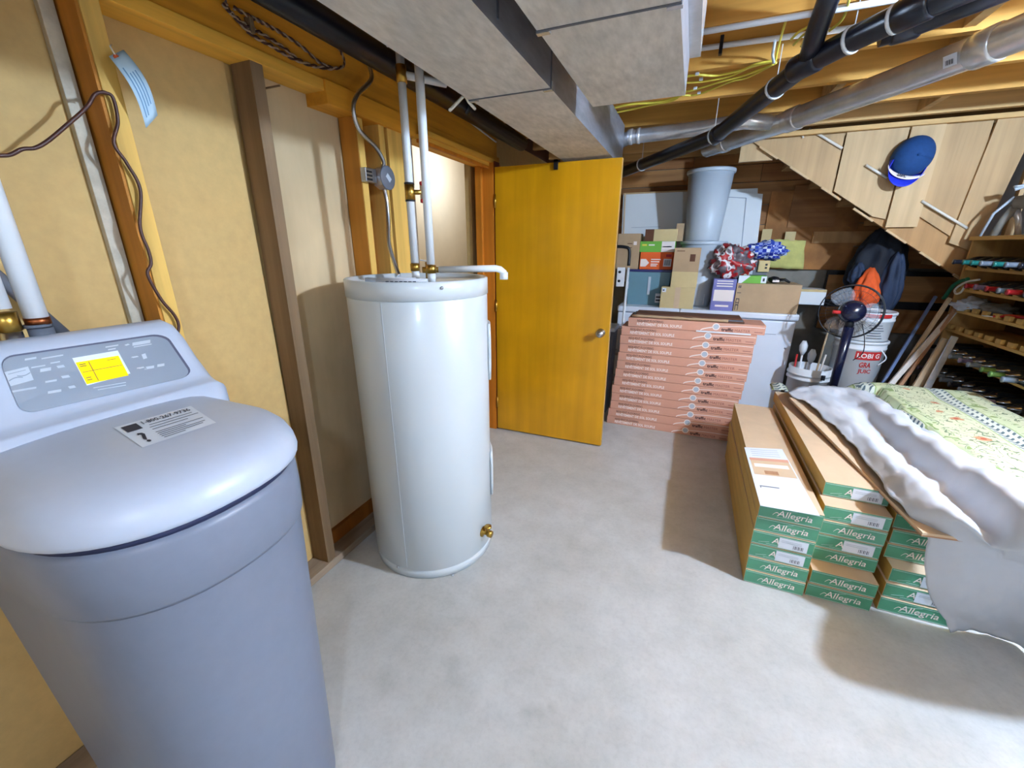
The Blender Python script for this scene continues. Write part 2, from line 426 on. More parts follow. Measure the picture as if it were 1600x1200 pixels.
def dup(o, parent=None):
    c = o.copy(); COL.objects.link(c)
    if parent is not None: c.parent = parent
    for ch in list(o.children): dup(ch, c)
    return c
_txt = {}
def text_mesh(s, size, shear=0, bold=0):
    k = (s, round(size, 4), shear, bold)
    if k in _txt: return _txt[k]
    cu = bpy.data.curves.new('lettering', 'FONT'); cu.body = s; cu.size = size; cu.shear = shear; cu.offset = bold; cu.resolution_u = 2
    o = bpy.data.objects.new('lettering', cu); COL.objects.link(o)
    bpy.context.view_layer.update()
    dg = bpy.context.evaluated_depsgraph_get()
    me = bpy.data.meshes.new_from_object(o.evaluated_get(dg))
    bpy.data.objects.remove(o, do_unlink=True); _txt[k] = me
    return me
def lettering(s, size, m, origin, xdir, ydir, parent, shear=0, sx=1, bold=0, local=False):
    """flat print: text starting at origin, running along xdir, up along ydir"""
    src = text_mesh(s, size, shear, bold)
    x = Vector(xdir).normalized() * sx; y = Vector(ydir).normalized(); o0 = Vector(origin)
    me = src.copy(); inv = WM[parent.name].inverted() if not local else Matrix()
    for v in me.vertices: v.co = inv @ (o0 + x * v.co.x + y * v.co.y)
    me.materials.clear(); me.materials.append(M[m])
    o = bpy.data.objects.new('lettering', me); COL.objects.link(o); o.parent = parent; WM[o.name] = WM[parent.name].copy()
    return o
def quad(g, o0, xd, yd, x0, x1, y0, y1):
    o0 = Vector(o0); xd = Vector(xd); yd = Vector(yd)
    return g.add([o0 + xd * x0 + yd * y0, o0 + xd * x1 + yd * y0, o0 + xd * x1 + yd * y1, o0 + xd * x0 + yd * y1], [(0, 1, 2, 3)])

# =================================================================== THE SETTING
floor = struct(G().box((-3.0, -2.0, -.12), (2.3, 7.0, 0)).out('floor', 'concrete'))

# ---- ceiling: subfloor with joists
ceiling = struct(G().box((-3.0, -2.0, 2.55), (2.3, 7.0, 2.60)).out('ceiling', 'subfloor'))
for y in (-1.4, -.95, -.5, -.05, .39, .83, 1.27, 1.70, 2.14, 2.585, 3.03, 3.50):
    G().box((-1.44, y, 2.315), (2.15, y + .042, 2.55)).out('joist', 'joist', ceiling)
for y in (3.93, 4.40, 4.80):
    G().box((-1.44, y, 2.315), (2.15, y + .042, 2.55)).out('joist', 'joist_p', ceiling)
# blocking between the far joists
for (x, y0, y1) in ((.62, 3.03, 3.5), (1.25, 3.54, 3.93), (1.02, 2.63, 3.03), (.9, 2.18, 2.585)):
    G().box((x, y0 + .042, 2.33), (x + .04, y1, 2.55)).out('blocking', 'joist_p', ceiling)
# ledger under the last joist, over the stair boards
G().box((.20, 4.09, 2.285), (2.15, 4.13, 2.315)).out('ledger', 'joist_p', ceiling)
G().box((.30, 3.975, 2.36), (2.15, 4.09, 2.40)).out('ledger', 'joist_p', ceiling)

# ---- left wall: open studs with panels nailed on the far side
wl = struct(G().box((-1.60, -2.0, 0), (-1.55, 2.10, 2.55)).box((-1.60, 2.93, 0), (-1.55, 5.0, 2.55)).box((-1.60, 2.10, 2.08), (-1.55, 2.93, 2.55)).out('wall_left', 'panel'))
def wpart(name, m, y0, y1, z0, z1, x0=-1.535, x1=-1.44, lean=0, bev=.002):
    return G().box((x0, y0, z0), (x1, y1, z1), bev).out(name, m, wl) if not lean else \
        G().hexa([(x0, y0, z0), (x1, y0, z0), (x1, y1, z0), (x0, y1, z0)], [(x0, y0 + lean, z1), (x1, y0 + lean, z1), (x1, y1 + lean, z1), (x0, y1 + lean, z1)]).out(name, m, wl)
for (a, b_, m) in ((-2.0, .30, 'panel'), (.345, .718, 'panel'), (.77, 1.155, 'panel'), (1.20, 1.655, 'panel_grey')):
    wpart('panel', m, a, b_, .04, 2.08, -1.55, -1.537)
wpart('stud', 'stud_y', .735, .778, .04, 2.08)
# shade on the near side of that stud, put into a thin darker face
G().box((-1.534, .728, .04), (-1.445, .735, 2.08)).out('stud_face_tone', 'stud_o', wl)
wpart('batten', 'strip', .690, .722, .04, 2.08, -1.537, -1.518)
wpart('stud', 'stud_dk', 1.142, 1.188, .04, 2.08, lean=.035)
wpart('stud', 'stud_y', .30, .345, .04, 2.08)
wpart('bottom_plate', 'plate', -2.0, 1.66, 0, .04, -1.537, -1.432)
wpart('baseboard_block', 'stud_b', 1.20, 1.64, .04, .115, -1.537, -1.515)
wpart('top_plate', 'beam_l', -2.0, 1.50, 2.08, 2.12, -1.545, -1.436)
wpart('beam', 'beam', -2.0, 3.16, 2.12, 2.31, -1.545, -1.445)
wpart('rim_joist', 'card_dk', -2.0, 4.85, 2.31, 2.55, -1.55, -1.50)  # dark tone added to give the gap over the beam its shade
wpart('header', 'beam', 1.49, 3.16, 2.035, 2.12, -1.545, -1.425)
# framing beside the doorway
wpart('stud', 'stud_o', 1.655, 1.697, 0, 2.035)
G().box((-1.4400, 1.657, .01), (-1.4365, 1.695, 2.03)).out('stud_face_tone', 'stud_y', wl)  # lit front of the same stud, put into a thin paler face
wpart('backing_board', 'stud_b', 1.697, 1.95, 0, 2.035, -1.55, -1.53)
wpart('stud', 'stud_y', 1.805, 1.845, 0, 2.035, -1.535, -1.437)
wpart('stud', 'stud_y', 1.872, 1.985, 0, 2.035, -1.535, -1.44)
wpart('stud', 'stud_dk', 2.03, 2.045, 0, 2.035, -1.535, -1.45)
wpart('stud', 'plate', 2.06, 2.085, 0, 2.035, -1.54, -1.45)
wpart('panel', 'panel', 3.02, 5.0, .04, 2.31, -1.55, -1.50)
wpart('nail', 'stud_dk', 1.245, 1.25, 2.02, 2.025, -1.537, -1.40, bev=0)
wpart('cable_clamp', 'stud_dk', 1.185, 1.20, 2.155, 2.20, -1.445, -1.418, bev=.003)

# ---- doorway trim
t1 = struct(G().box((-1.50, 2.93, 0), (-1.372, 2.965, 2.05)).out('trim_1', 'jamb'))
G().box((-1.372, 2.945, 0), (-1.362, 3.02, 2.06)).out('stop', 'jamb_r', t1)
G().box((-1.50, 2.90, 0), (-1.455, 2.93, 2.03)).out('stop', 'jamb', t1)
G().box((-1.50, 2.085, 2.03), (-1.40, 2.965, 2.05)).out('head_jamb', 'beam_l', t1)
G().box((-1.40, 2.085, 2.052), (-1.385, 2.99, 2.078)).out('head_trim', 'beam_l', t1)
G().box((-1.42, 2.085, 2.012), (-1.40, 2.93, 2.028)).out('head_stop', 'jamb', t1)
G().box((-1.50, 2.965, 0), (-1.372, 3.06, 2.05)).out('post', 'jamb', t1)

# ---- the door, standing open
d1 = struct(G().box((-1.360, 2.935, .012), (-.477, 2.972, 2.02), .002).out('door_1', 'door'))
G().box((-.4775, 2.936, .014), (-.4745, 2.971, 2.018)).out('edge_band', 'door_edge', d1)
kx, kz = -.535, ony(932, 521, 2.9).z
rot = Matrix.Rotation(PI / 2, 4, 'X')
k = G().lathe([(.0, .0), (.031, .001), (.031, .007), (.014, .012), (.012, .028), (.024, .036), (.028, .048), (.024, .060), (.0, .064)], (kx, 2.935, kz), 24, rot).out('knob', 'steel', d1)
G().lathe([(.0, .0), (.008, .0), (.008, .003), (.0, .003)], (kx, 2.872, kz), 16, rot).out('keyhole', 'grey_dk', k)
G().box((-.4745, 2.944, kz - .03), (-.4725, 2.963, kz + .03)).out('latch_plate', 'steel', d1)
for z in (.25, 1.05, 1.8):
    G().tube([(-1.358, 2.93, z - .045), (-1.358, 2.93, z + .045)], .008, 8).out('hinge', 'brass', d1)
hk = ony(869, 256, 2.93)
G().box((hk.x - .013, 2.918, 1.975), (hk.x + .013, 2.935, 2.035)).box((hk.x - .013, 2.918, 2.021), (hk.x + .013, 2.975, 2.035)).out('hook', 'black', d1)

# ---- back wall: boards above, sheet wood and cement below
wb = struct(G().box((-1.6, 4.90, 0), (2.3, 5.0, 2.6)).out('wall_back', 'cement'))
z = 1.30
for i, (h) in enumerate((.19, .20, .18, .20, .155, .15, .17)):
    xa = -1.5
    for j, xb in enumerate((rnd.uniform(-.2, .3), 2.15) if i % 2 else (rnd.uniform(.3, .8), 2.15)):
        G().box((xa, 4.876 - rnd.uniform(0, .008), z + .004), (xb - .004, 4.90, z + h - .003)).out('board', 'plank' if (i + j) % 2 else 'plank2', wb)
        xa = xb
    z += h
G().box((.62, 4.858, 1.28), (1.35, 4.868, 1.98)).out('plywood_sheet', 'ply', wb)
G().box((.80, 4.846, 1.66), (1.16, 4.858, 2.02)).out('plywood_sheet', 'plank', wb)
G().box((1.02, 4.835, 1.52), (1.75, 4.858, 1.62)).out('board', 'stair3', wb)
G().box((1.20, 4.78, 1.02), (2.15, 4.80, 1.24)).out('board', 'plank2', wb)
G().box((1.20, 4.78, .74), (2.15, 4.80, .95)).out('board', 'plank2', wb)
G().box((1.2, 4.82, .74), (2.15, 4.86, 1.28)).out('board_backing', 'black', wb)

# ---- right and rear walls, hall beyond the doorway
struct(G().box((2.15, -2.0, 0), (2.3, 5.0, 2.6)).out('wall_right', 'white_wall'))
struct(G().box((-1.6, -2.1, 0), (2.3, -2.0, 2.6)).out('wall_front', 'white_wall'))
struct(G().box((-2.62, .8, 0), (-2.55, 6.9, 2.6)).out('wall_hall', 'hall'))
struct(G().box((-2.62, .7, 0), (-1.6, .8, 2.6)).out('wall_hall_near', 'hall'))
struct(G().box((-2.62, 6.9, 0), (-1.55, 7.0, 2.6)).box((-1.6, 5.0, 0), (-1.55, 6.9, 2.6)).out('wall_hall_far', 'hall'))

# ---- staircase side
Ys = 4.15
stair = thing('staircase', 'unpainted wooden basement stairs with boarded side, rising leftwards under the joists', 'staircase', (1.9, Ys, 0))
def sx(px, py, Y=Ys): p = ony(px, py, Y); return (p.x, p.z)
e0 = sx(1165, 214); e1 = sx(1480, 421); sl = (e1[1] - e0[1]) / (e1[0] - e0[0])
edge = lambda x: e0[1] + sl * (x - e0[0])
X1 = sx(1318, 230)[0]; X2 = sx(1412, 240)[0]; X3 = sx(1558, 170)[0]; X4 = sx(1600, 200)[0] + .05; ZT = 2.285
ea = e0[0]
G().prism([(ea - .02, ZT), (ea + (ZT - e0[1]) / sl, ZT), (X1 - .008, edge(X1)), (X1 - .008, ZT)] if e0[1] > ZT else [(ea, ZT), e0, (X1 - .008, edge(X1)), (X1 - .008, ZT)], 'y', Ys, Ys + .018).out('board', 'stair', stair)
G().prism([(X1, ZT), (X1, edge(X1) + .02), (X2 - .09, edge(X2 - .09) + .02), (X2 - .008, edge(X2) + .06), (X2 - .008, ZT)], 'y', Ys - .014, Ys + .004).out('board', 'stair2', stair)
zb = sx(1412, 355)[1]
G().prism([(X2, ZT), (X2, zb), (X2 + .185, zb), (X2 + .185, ZT)], 'y', Ys - .028, Ys - .010).out('board', 'stair2', stair)
G().prism([(X2 + .10, ZT), (X2 + .10, edge(X2 + .1) + .20), (X3, edge(X3) + .20), (X3, ZT)], 'y', Ys - .010, Ys + .006).out('board', 'stair', stair)
G().prism([(X2 - .10, edge(X2 - .1) + .28), (X2 - .10, edge(X2 - .1)), (2.12, edge(2.12)), (2.12, edge(2.12) + .28)], 'y', Ys + .008, Ys + .04).out('stringer', 'stair3', stair)
G().prism([(X3 + .01, ZT), (X3 - .04, edge(X3) + .18), (X3 + .12, edge(X3 + .1) + .18), (X4 + .0, ZT)], 'y', Ys - .03, Ys - .008).out('board', 'stair', stair)
G().box((X4 + .01, Ys - .06, .0), (X4 + .055, Ys - .02, ZT)).out('post', 'stair2', stair)
G().box((ea - .02, Ys + .02, 2.14), (ea + .22, Ys + .05, 2.28)).out('block', 'stair2', stair)
for i in range(8):
    x = ea + .16 + i * .235; zt = edge(x) + .10
    if x > 2.0: break
    G().box((x - .02, Ys + .045, zt - .02), (x + .24, 4.76, zt + .018)).out('tread', 'stair3', stair)
    G().box((x + .222, Ys + .045, zt - .16), (x + .24, 4.76, zt - .02)).out('riser', 'plank2', stair)
    G().bar((x - .05, Ys - .004, edge(x - .05) - .006), (x + .09, Ys - .004, edge(x + .09) - .006), .022, .014).out('cleat', 'stair2', stair)
cab = thing('thin_rope', 'thin white rope threaded along the stair boards behind the blue cap', 'rope', (1.2, Ys - .02, 1.9))
for (a, b_, y0, y1) in (((1264, 201), (1316, 232), Ys - .012, Ys - .012), ((1353, 258), (1386, 278), Ys - .030, Ys - .030), ((1440, 314), (1512, 357), Ys - .036, Ys - .036)):
    p = ony(*a, y0); q = ony(*b_, y1)
    G().tube([p, q], .009, 8).out('cord_run', 'white_cable', cab)
p = ony(1252, 203, Ys - .01); q = ony(1255, 216, Ys - .01); G().tube([p, q], .007, 6).out('cord_run', 'white_cable', cab)
# =================================================================== THINGS
from mathutils.bvhtree import BVHTree
ORD = ['lowest', 'second', 'third', 'fourth', 'fifth', 'sixth', 'seventh', 'eighth', 'ninth', 'tenth', 'eleventh', 'twelfth', 'topmost']
def skin(bvh, q, off=.0012):
    """unit square -> surface of a thing, corners TL TR BR BL given where they sit on it in the photo"""
    q = [Vector(p) for p in q]
    def f(u, v):
        p = (q[0] * (1 - u) + q[1] * u) * v + (q[3] * (1 - u) + q[2] * u) * (1 - v)
        h = bvh.ray_cast(_C, ray(p.x, p.y).normalized())
        n = h[1]
        if n.dot(ray(p.x, p.y)) > 0: n = -n
        return h[0] + n * off
    return f
def decal(name, m, f, parent, u0=0, u1=1, v0=0, v1=1, n=6):
    return G().grid([[f(u0 + (u1 - u0) * i / n, v0 + (v1 - v0) * j / n) for i in range(n + 1)] for j in range(n + 1)]).out(name, m, parent)
def skin_text(s, m, f, parent, u0, v0, w, h, bold=0):
    src = text_mesh(s, 1.0, 0, bold); me = src.copy(); inv = WM[parent.name].inverted()
    xs = [v.co.x for v in me.vertices]; ys = [v.co.y for v in me.vertices]; x0, x1, y0, y1 = min(xs), max(xs), min(ys), max(ys)
    for v in me.vertices: v.co = inv @ f(u0 + (v.co.x - x0) / (x1 - x0) * w, v0 + (v.co.y - y0) / (y1 - y0) * h)
    me.materials.clear(); me.materials.append(M[m]); o = bpy.data.objects.new('lettering', me); COL.objects.link(o); o.parent = parent; WM[o.name] = WM[parent.name].copy(); return o

# ---------------------------------------------------------------- water softener
SX, SY = -1.046, .455
sof = thing('water_softener', 'grey water softener with pale lid and yellow display, nearest on the left', 'water softener', (SX, SY, 0))
def dring(R, z, xb=-1.405, tilt=0, n=28, cx=SX, cy=SY, k=1.0):
    """D-shaped outline: round front, squared back with soft corners"""
    pts = []
    ex = 2 / 2.25
    for i in range(n + 1):
        a = -PI / 2 + PI * i / n; c_ = math.cos(a); s_ = math.sin(a)
        pts.append((cx + R * max(0, c_) ** ex * k, cy + R * math.copysign(abs(s_) ** ex, s_)))
    rc = min(.06, (cx - xb) * .8)
    for i in range(7):
        a = PI / 2 + PI / 2 * i / 6; pts.append((xb + rc + rc * math.cos(a), cy + R - rc + rc * math.sin(a)))
    for i in range(7):
        a = PI + PI / 2 * i / 6; pts.append((xb + rc + rc * math.cos(a), cy - R + rc + rc * math.sin(a)))
    return [Vector((x, y, z + tilt * (x - cx))) for x, y in pts]
def loft(rings, cap0=True, cap1=True, smooth=True):
    g = G(); n = len(rings[0]); vs = [p for r in rings for p in r]; fs = []
    for i in range(len(rings) - 1):
        for k in range(n): fs.append((i * n + k, i * n + (k + 1) % n, (i + 1) * n + (k + 1) % n, (i + 1) * n + k))
    g.add(vs, fs, smooth)
    if cap0: g.f.append(list(range(n))[::-1]); g.sm.append(False)
    if cap1: g.f.append([(len(rings) - 1) * n + i for i in range(n)]); g.sm.append(False)
    return g
loft([dring(.176, 0, -1.28, cx=-.935, cy=.410), dring(.180, .012, -1.285, cx=-.935, cy=.410), dring(.212, .45, -1.34, cx=-.99, cy=.432), dring(.241, .835, cy=SY), dring(.242, .838)]).out('tank', 'sof_body', sof)
loft([dring(.242, .835), dring(.249, .847), dring(.252, .91), dring(.251, .970), dring(.244, .986)]).out('collar', 'sof_body', sof)
loft([dring(.244, .984), dring(.246, 1.006)]).out('gap', 'sof_dark', sof)
_ol = dring(.262, 0); _lc = Vector((-1.19, SY, 0))
def lidring(s, z): return [_lc + (p - _lc) * s + Vector((0, 0, z - .022 * max(0, p.x - _lc.x) / .4 * (1 - s) * 0)) for p in _ol]
LG = loft([lidring(.97, 1.000), lidring(.995, 1.006), lidring(1.0, 1.016), lidring(.988, 1.038), lidring(.955, 1.060), lidring(.90, 1.077), lidring(.82, 1.089), lidring(.70, 1.098), lidring(.52, 1.103), lidring(.30, 1.106), lidring(.05, 1.107)])
lid = LG.out('lid', 'sof_lid', sof)
# control housing along the back
HP = [(-1.405, .975), (-1.405, 1.262), (-1.395, 1.284), (-1.365, 1.295), (-1.338, 1.288), (-1.322, 1.270), (-1.300, 1.208), (-1.272, 1.140), (-1.258, 1.128), (-1.238, 1.122), (-1.226, 1.118), (-1.226, .975)]
rings = []
y0h, y1h = .275, .715
for (t, s) in ((0, .80), (.012, .90), (.035, .965), (.07, 1.0), (.5, 1.0), (.93, 1.0), (.965, .965), (.988, .90), (1, .80)):
    y = y0h + (y1h - y0h) * t
    rings.append([Vector((-1.405 + (x + 1.405) * (.55 + .45 * s), y + (0 if abs(t - .5) < .48 else 0), .975 + (zz - .975) * s)) for x, zz in HP])
# flare towards the foot
for r in rings:
    for p in r:
        p.y = .495 + (p.y - .495) * (1 + .16 * max(0, min(1, (1.27 - p.z) / .2)) ** 1.5)
HG = loft(rings, True, True)
housing = HG.out('control_housing', 'sof_lid', sof)
hb = BVHTree.FromPolygons([Vector(v) for v in HG.v], HG.f)
# recessed control panel
def rrect(q, r=.18, n=6):
    """rounded outline in unit coordinates"""
    out = []
    for cx, cy, a0 in ((1 - r * .5, 1 - r, 0), (r * .5, 1 - r, 90), (r * .5, r, 180), (1 - r * .5, r, 270)):
        for i in range(n + 1):
            a = math.radians(a0 + 90 * i / n); out.append((cx + r * .5 * math.cos(a), cy + r * math.sin(a)))
    return out
PQ = [(-3, 558), (258, 520), (304, 587), (34, 648)]
def rpatch(name, m, f, parent, inset=0, th=0.0):
    o = [(.5 + (u - .5) * (1 - inset), .5 + (v - .5) * (1 - inset * 2)) for u, v in rrect(None)]
    g = G(); K = 14
    # fill by concentric rings so it follows the surface
    vs = []; n = len(o)
    for k in range(K + 1):
        s = 1 - k / K
        vs += [f(.5 + (u - .5) * s, .5 + (v - .5) * s) for u, v in o] if k < K else [f(.5, .5)]
    fs = [(k * n + i, k * n + (i + 1) % n, (k + 1) * n + (i + 1) % n, (k + 1) * n + i) for k in range(K - 1) for i in range(n)]
    fs += [((K - 1) * n + i, (K - 1) * n + (i + 1) % n, K * n) for i in range(n)]
    return g.add(vs, fs).out(name, m, parent)
rpatch('panel_recess', 'sof_dark', skin(hb, PQ, .0012), sof)
pan = rpatch('control_panel', 'sof_panel', skin(hb, [(x - 1.5, y + 2.0) for x, y in PQ], .0022), sof, .012)
fd = lambda q, off=.0032: skin(hb, q, off)
decal('display_bezel', 'label_w', fd([(112, 560), (183, 548), (203, 584), (135, 603)], .0030), pan)
lcd = decal('display', 'lcd', fd([(117, 567), (184, 556), (200, 587), (135, 601)], .0038), pan)
lf = fd([(117, 567), (184, 556), (200, 587), (135, 601)], .0046)
for (a, b_, c, d) in ((.04, .97, .52, .54), (.28, .295, .05, .95), (.05, .2, .86, .89), (.05, .2, .78, .81), (.7, .9, .86, .88), (.05, .17, .25, .28), (.05, .17, .15, .18)):
    decal('display_line', 'ink', lf, lcd, a, b_, c, d, 2)
# printed emblem: a pale rounded tile cut by two waves
decal('emblem', 'silver_print', fd([(6, 582), (43, 573), (52, 594), (16, 604)]), pan)
ef = fd([(6, 582), (43, 573), (52, 594), (16, 604)], .0040)
G().add([ef(.5 + .5 * math.cos(t) * .0 + u, v) for u, v in ()], []) if False else None
g = G()
for (ua, ub, vc, am, th) in ((.02, .62, .36, .10, .035), (.42, .98, .55, -.10, .035), (.1, .85, .80, .0, .022)):
    N = 8; up = []; dn = []
    for i in range(N + 1):
        t = i / N; u = ua + (ub - ua) * t; v = vc + am * math.sin(t * PI)
        up.append(ef(u, min(.99, v + th))); dn.append(ef(u, max(.01, v - th)))
    g.grid([dn, up])
g.out('emblem_wave', 'sof_panel', pan)
sf = fd([(0, 530), (320, 530), (320, 650), (0, 650)], .0034)
def pxq(x0, y0, x1, y1, sh=-.17, skew=0):   # small printed block following the panel's slant
    return fd([(x0, y0 - sh * 0), (x1, y0 + sh * (x1 - x0)), (x1 + skew, y1 + sh * (x1 - x0)), (x0 + skew, y1)])
for (x0, y0, x1, y1) in ((18, 611, 56, 614), (38, 561, 56, 564), (64, 560, 98, 562), (48, 574, 70, 576), (78, 567, 93, 569), (62, 577, 79, 582), (70, 596, 88, 599), (74, 612, 95, 616), (164, 542, 184, 544), (168, 546, 180, 548), (206, 536, 234, 541), (208, 542, 236, 543.5), (145, 606, 196, 607.2), (152, 609, 196, 610.2), (204, 558, 216, 560), (213, 575, 224, 577), (225, 574, 240, 578), (245, 570, 256, 574)):
    decal('print_block', 'silver_print', pxq(x0, y0, x1, y1), pan, n=2)
for (x0, y0, x1, y1) in ((84, 571, 101, 578), (91, 587, 109, 594), (102, 603, 118, 610), (190, 538, 202, 543), (201, 557, 216, 562), (211, 574, 225, 579), (217, 553, 229, 564)):
    bt = decal('button', 'sof_panel', pxq(x0, y0, x1, y1, skew=4), pan, n=2)
    decal('button_print', 'silver_print', fd([(x0 + 3, y0 + 1.5), (x1 - 3, y0 - .5), (x1 + 0, y1 - 4), (x0 + 6, y1 - 2)], .0040), bt, n=2)
# seam line between housing and lid, paper sticker on the lid
lb = BVHTree.FromPolygons([Vector(v) for v in LG.v], LG.f)
SQ = [(178, 669), (298, 635), (338, 661), (223, 700)]
stk = decal('sticker', 'label_w', skin(lb, SQ, .0012), lid, n=8)
sk = skin(lb, SQ, .0022)
decal('print_block', 'ink', sk, stk, .06, .26, .66, .92, 4)
skin_text('?', 'ink', sk, stk, .11, .10, .09, .44, .02)
skin_text('1-800-267-9736', 'ink', sk, stk, .32, .80, .62, .13, .01)
for (u0, u1, v) in ((.36, .92, .70), (.33, .97, .60), (.33, .80, .50), (.32, .95, .36), (.32, .70, .29), (.32, .93, .22), (.32, .88, .15), (.33, .62, .08)):
    decal('print_line', 'grey_dk', sk, stk, u0, u1, v, v + .025, 3)

# pipes and fittings behind the softener
wp = thing('supply_pipe', 'white vertical pipe with brass fitting behind the softener, thicker of the two', 'pipe', (-1.385, .468, 1.28))
p1 = onx(36, 440, -1.40)
G().tube([(-1.385, p1.y * .99, 1.33), (-1.385, p1.y * .99, 2.31)], .0205, 14).out('pipe', 'pvc', wp)
G().tube([(-1.385, p1.y * .99, 1.318), (-1.385, p1.y * .99, 1.334)], .022, 14).out('ring', 'copper', wp)
G().tube([(-1.385, p1.y * .99, 1.24), (-1.385, p1.y * .99, 1.310)], .022, 14).tube([(-1.385, p1.y * .99 - .004, 1.312), (-1.385, p1.y * .99 - .004, 1.319)], .0235, 14).out('fitting', 'grey_dk', wp)
wp = thing('supply_pipe', 'white vertical pipe with brass union at the far left edge behind the softener', 'pipe', (-1.385, .405, 1.28))
G().tube([(-1.385, .405, 1.36), (-1.385, .405, 2.31)], .0165, 14).out('pipe', 'pvc', wp)
G().tube([(-1.385, .405, 1.31), (-1.385, .405, 1.352)], .022, 6).out('union', 'brass', wp)
G().tube([(-1.385, .405, 1.24), (-1.385, .405, 1.308)], .019, 12).out('fitting', 'steel', wp)
dp = onx(-30, 410, -1.50); dq = onx(100, 522, -1.50)
tag(G().tube([dp, dq], .014, 10).out('drain_pipe', 'grey_dk'), 'slanting grey pipe against the wall behind the softener', 'pipe')

# ---------------------------------------------------------------- water heater
TX, TY, TR, TH = -1.09, 1.544, .300, 1.365
wh = thing('water_heater', 'tall white cylindrical electric water heater beside the doorway', 'water heater', (TX, TY, 0))
G().lathe([(TR - .012, 0), (TR - .002, .004), (TR - .002, .04), (TR - .006, .044), (TR - .006, .05)], (TX, TY, 0), 64).out('base_pan', 'tank', wh)
G().lathe([(TR - .006, .045), (TR, .052), (TR, TH - .075), (TR - .003, TH - .07)], (TX, TY, 0), 72).out('jacket', 'tank', wh)
tp = G().lathe([(TR - .004, TH - .072), (TR + .003, TH - .07), (TR + .003, TH - .004), (TR - .002, TH), (TR - .016, TH - .002), (TR - .020, TH - .016), (0, TH - .016)], (TX, TY, 0), 72).out('top_cap', 'tank', wh)
def onjacket(px, py, r=TR):
    d = ray(px, py); a = d.x ** 2 + d.y ** 2; b_ = -2 * (d.x * TX + d.y * TY); c = TX ** 2 + TY ** 2 - r * r
    t = (-b_ - math.sqrt(max(0, b_ * b_ - 4 * a * c))) / (2 * a); return _C + d * t
sv = onjacket(607, 600); sa = math.atan2(sv.y - TY, sv.x - TX)
G().box((TX + (TR - .002) * math.cos(sa) - .0025, TY + (TR - .002) * math.sin(sa) - .0025, .06), (TX + (TR - .002) * math.cos(sa) + .002, TY + (TR - .002) * math.sin(sa) + .0015, TH - .075)).out('seam', 'tank_top', wh)
for (px, py) in ((690, 450), (707, 899), (622, 886)):
    p = onjacket(px, py, TR + .003); a = math.atan2(p.y - TY, p.x - TX)
    G().lathe([(0, 0), (.006, 0), (.006, .004), (0, .005)], p, 10, Matrix.Rotation(a, 4, 'Z') @ Matrix.Rotation(PI / 2, 4, 'Y')).out('screw', 'steel', wh)
# curved access covers on the door side
for (z0, z1) in ((.90, 1.16), (.28, .52)):
    rows = []
    ac = math.radians(33)
    for j in range(5):
        z = z0 + (z1 - z0) * j / 4; rr = TR + (.014 if 0 < j < 4 else .012)
        rows.append([Vector((TX + rr * math.cos(ac + (i / 8 - .5) * .5), TY + rr * math.sin(ac + (i / 8 - .5) * .5), z)) for i in range(9)])
    G().grid(rows, .012).out('access_cover', 'tank', wh)
# drain valve
a = math.radians(-5); dv = Vector((TX + TR * math.cos(a), TY + TR * math.sin(a), .145)); dn = Vector((math.cos(a), math.sin(a), 0))
v = G().lathe([(.0, 0), (.026, 0), (.026, .006), (.012, .01), (.012, .03), (.017, .032), (.017, .052), (0, .053)], dv - dn * .002, 14, Matrix.Rotation(a, 4, 'Z') @ Matrix.Rotation(PI / 2, 4, 'Y')).out('drain_valve', 'brass', wh)
G().tube([dv + dn * .03, dv + dn * .03 + Vector((0, 0, .035))], .008, 8).lathe([(.0, 0), (.018, 0), (.018, .008), (0, .009)], dv + dn * .03 + Vector((0, 0, .034)), 10).out('valve_handle', 'brass', v)
# two nipples and the relief valve
PA = Vector((-1.145, 1.607, 0)); PB = Vector((-.985, 1.492, 0))
for P in (PA, PB):
    G().tube([(P.x, P.y, TH - .018), (P.x, P.y, TH + .02)], .017, 12).out('nipple', 'pvc', wh)
rv = Vector((-1.03, 1.545, TH))
vb = G().tube([rv + Vector((0, 0, -.016)), rv + Vector((0, 0, .062))], .016, 12).tube([rv + Vector((-.02, -.02, .03)), rv + Vector((.028, .028, .03))], .013, 12).out('relief_valve', 'brass', wh)
G().bar(rv + Vector((-.035, -.01, .07)), rv + Vector((.02, .01, .062)), .014, .005).out('lever', 'steel', vb)
# discharge pipe: out to the right, then down
e = onx(781, 421, -.76)
dpipe = tag(G().tube([rv + Vector((.03, .03, .03)), e + Vector((-.01, -.02, .005)), e, e + Vector((.012, .012, -.012)), e + Vector((.013, .013, -.04))], .0145, 14).tube([e + Vector((.013, .013, -.042)), e + Vector((.013, .013, -.012))], .018, 14).out('relief_pipe', 'pvc'), 'short white pipe with down-turned elbow leaving the water heater top', 'pipe')
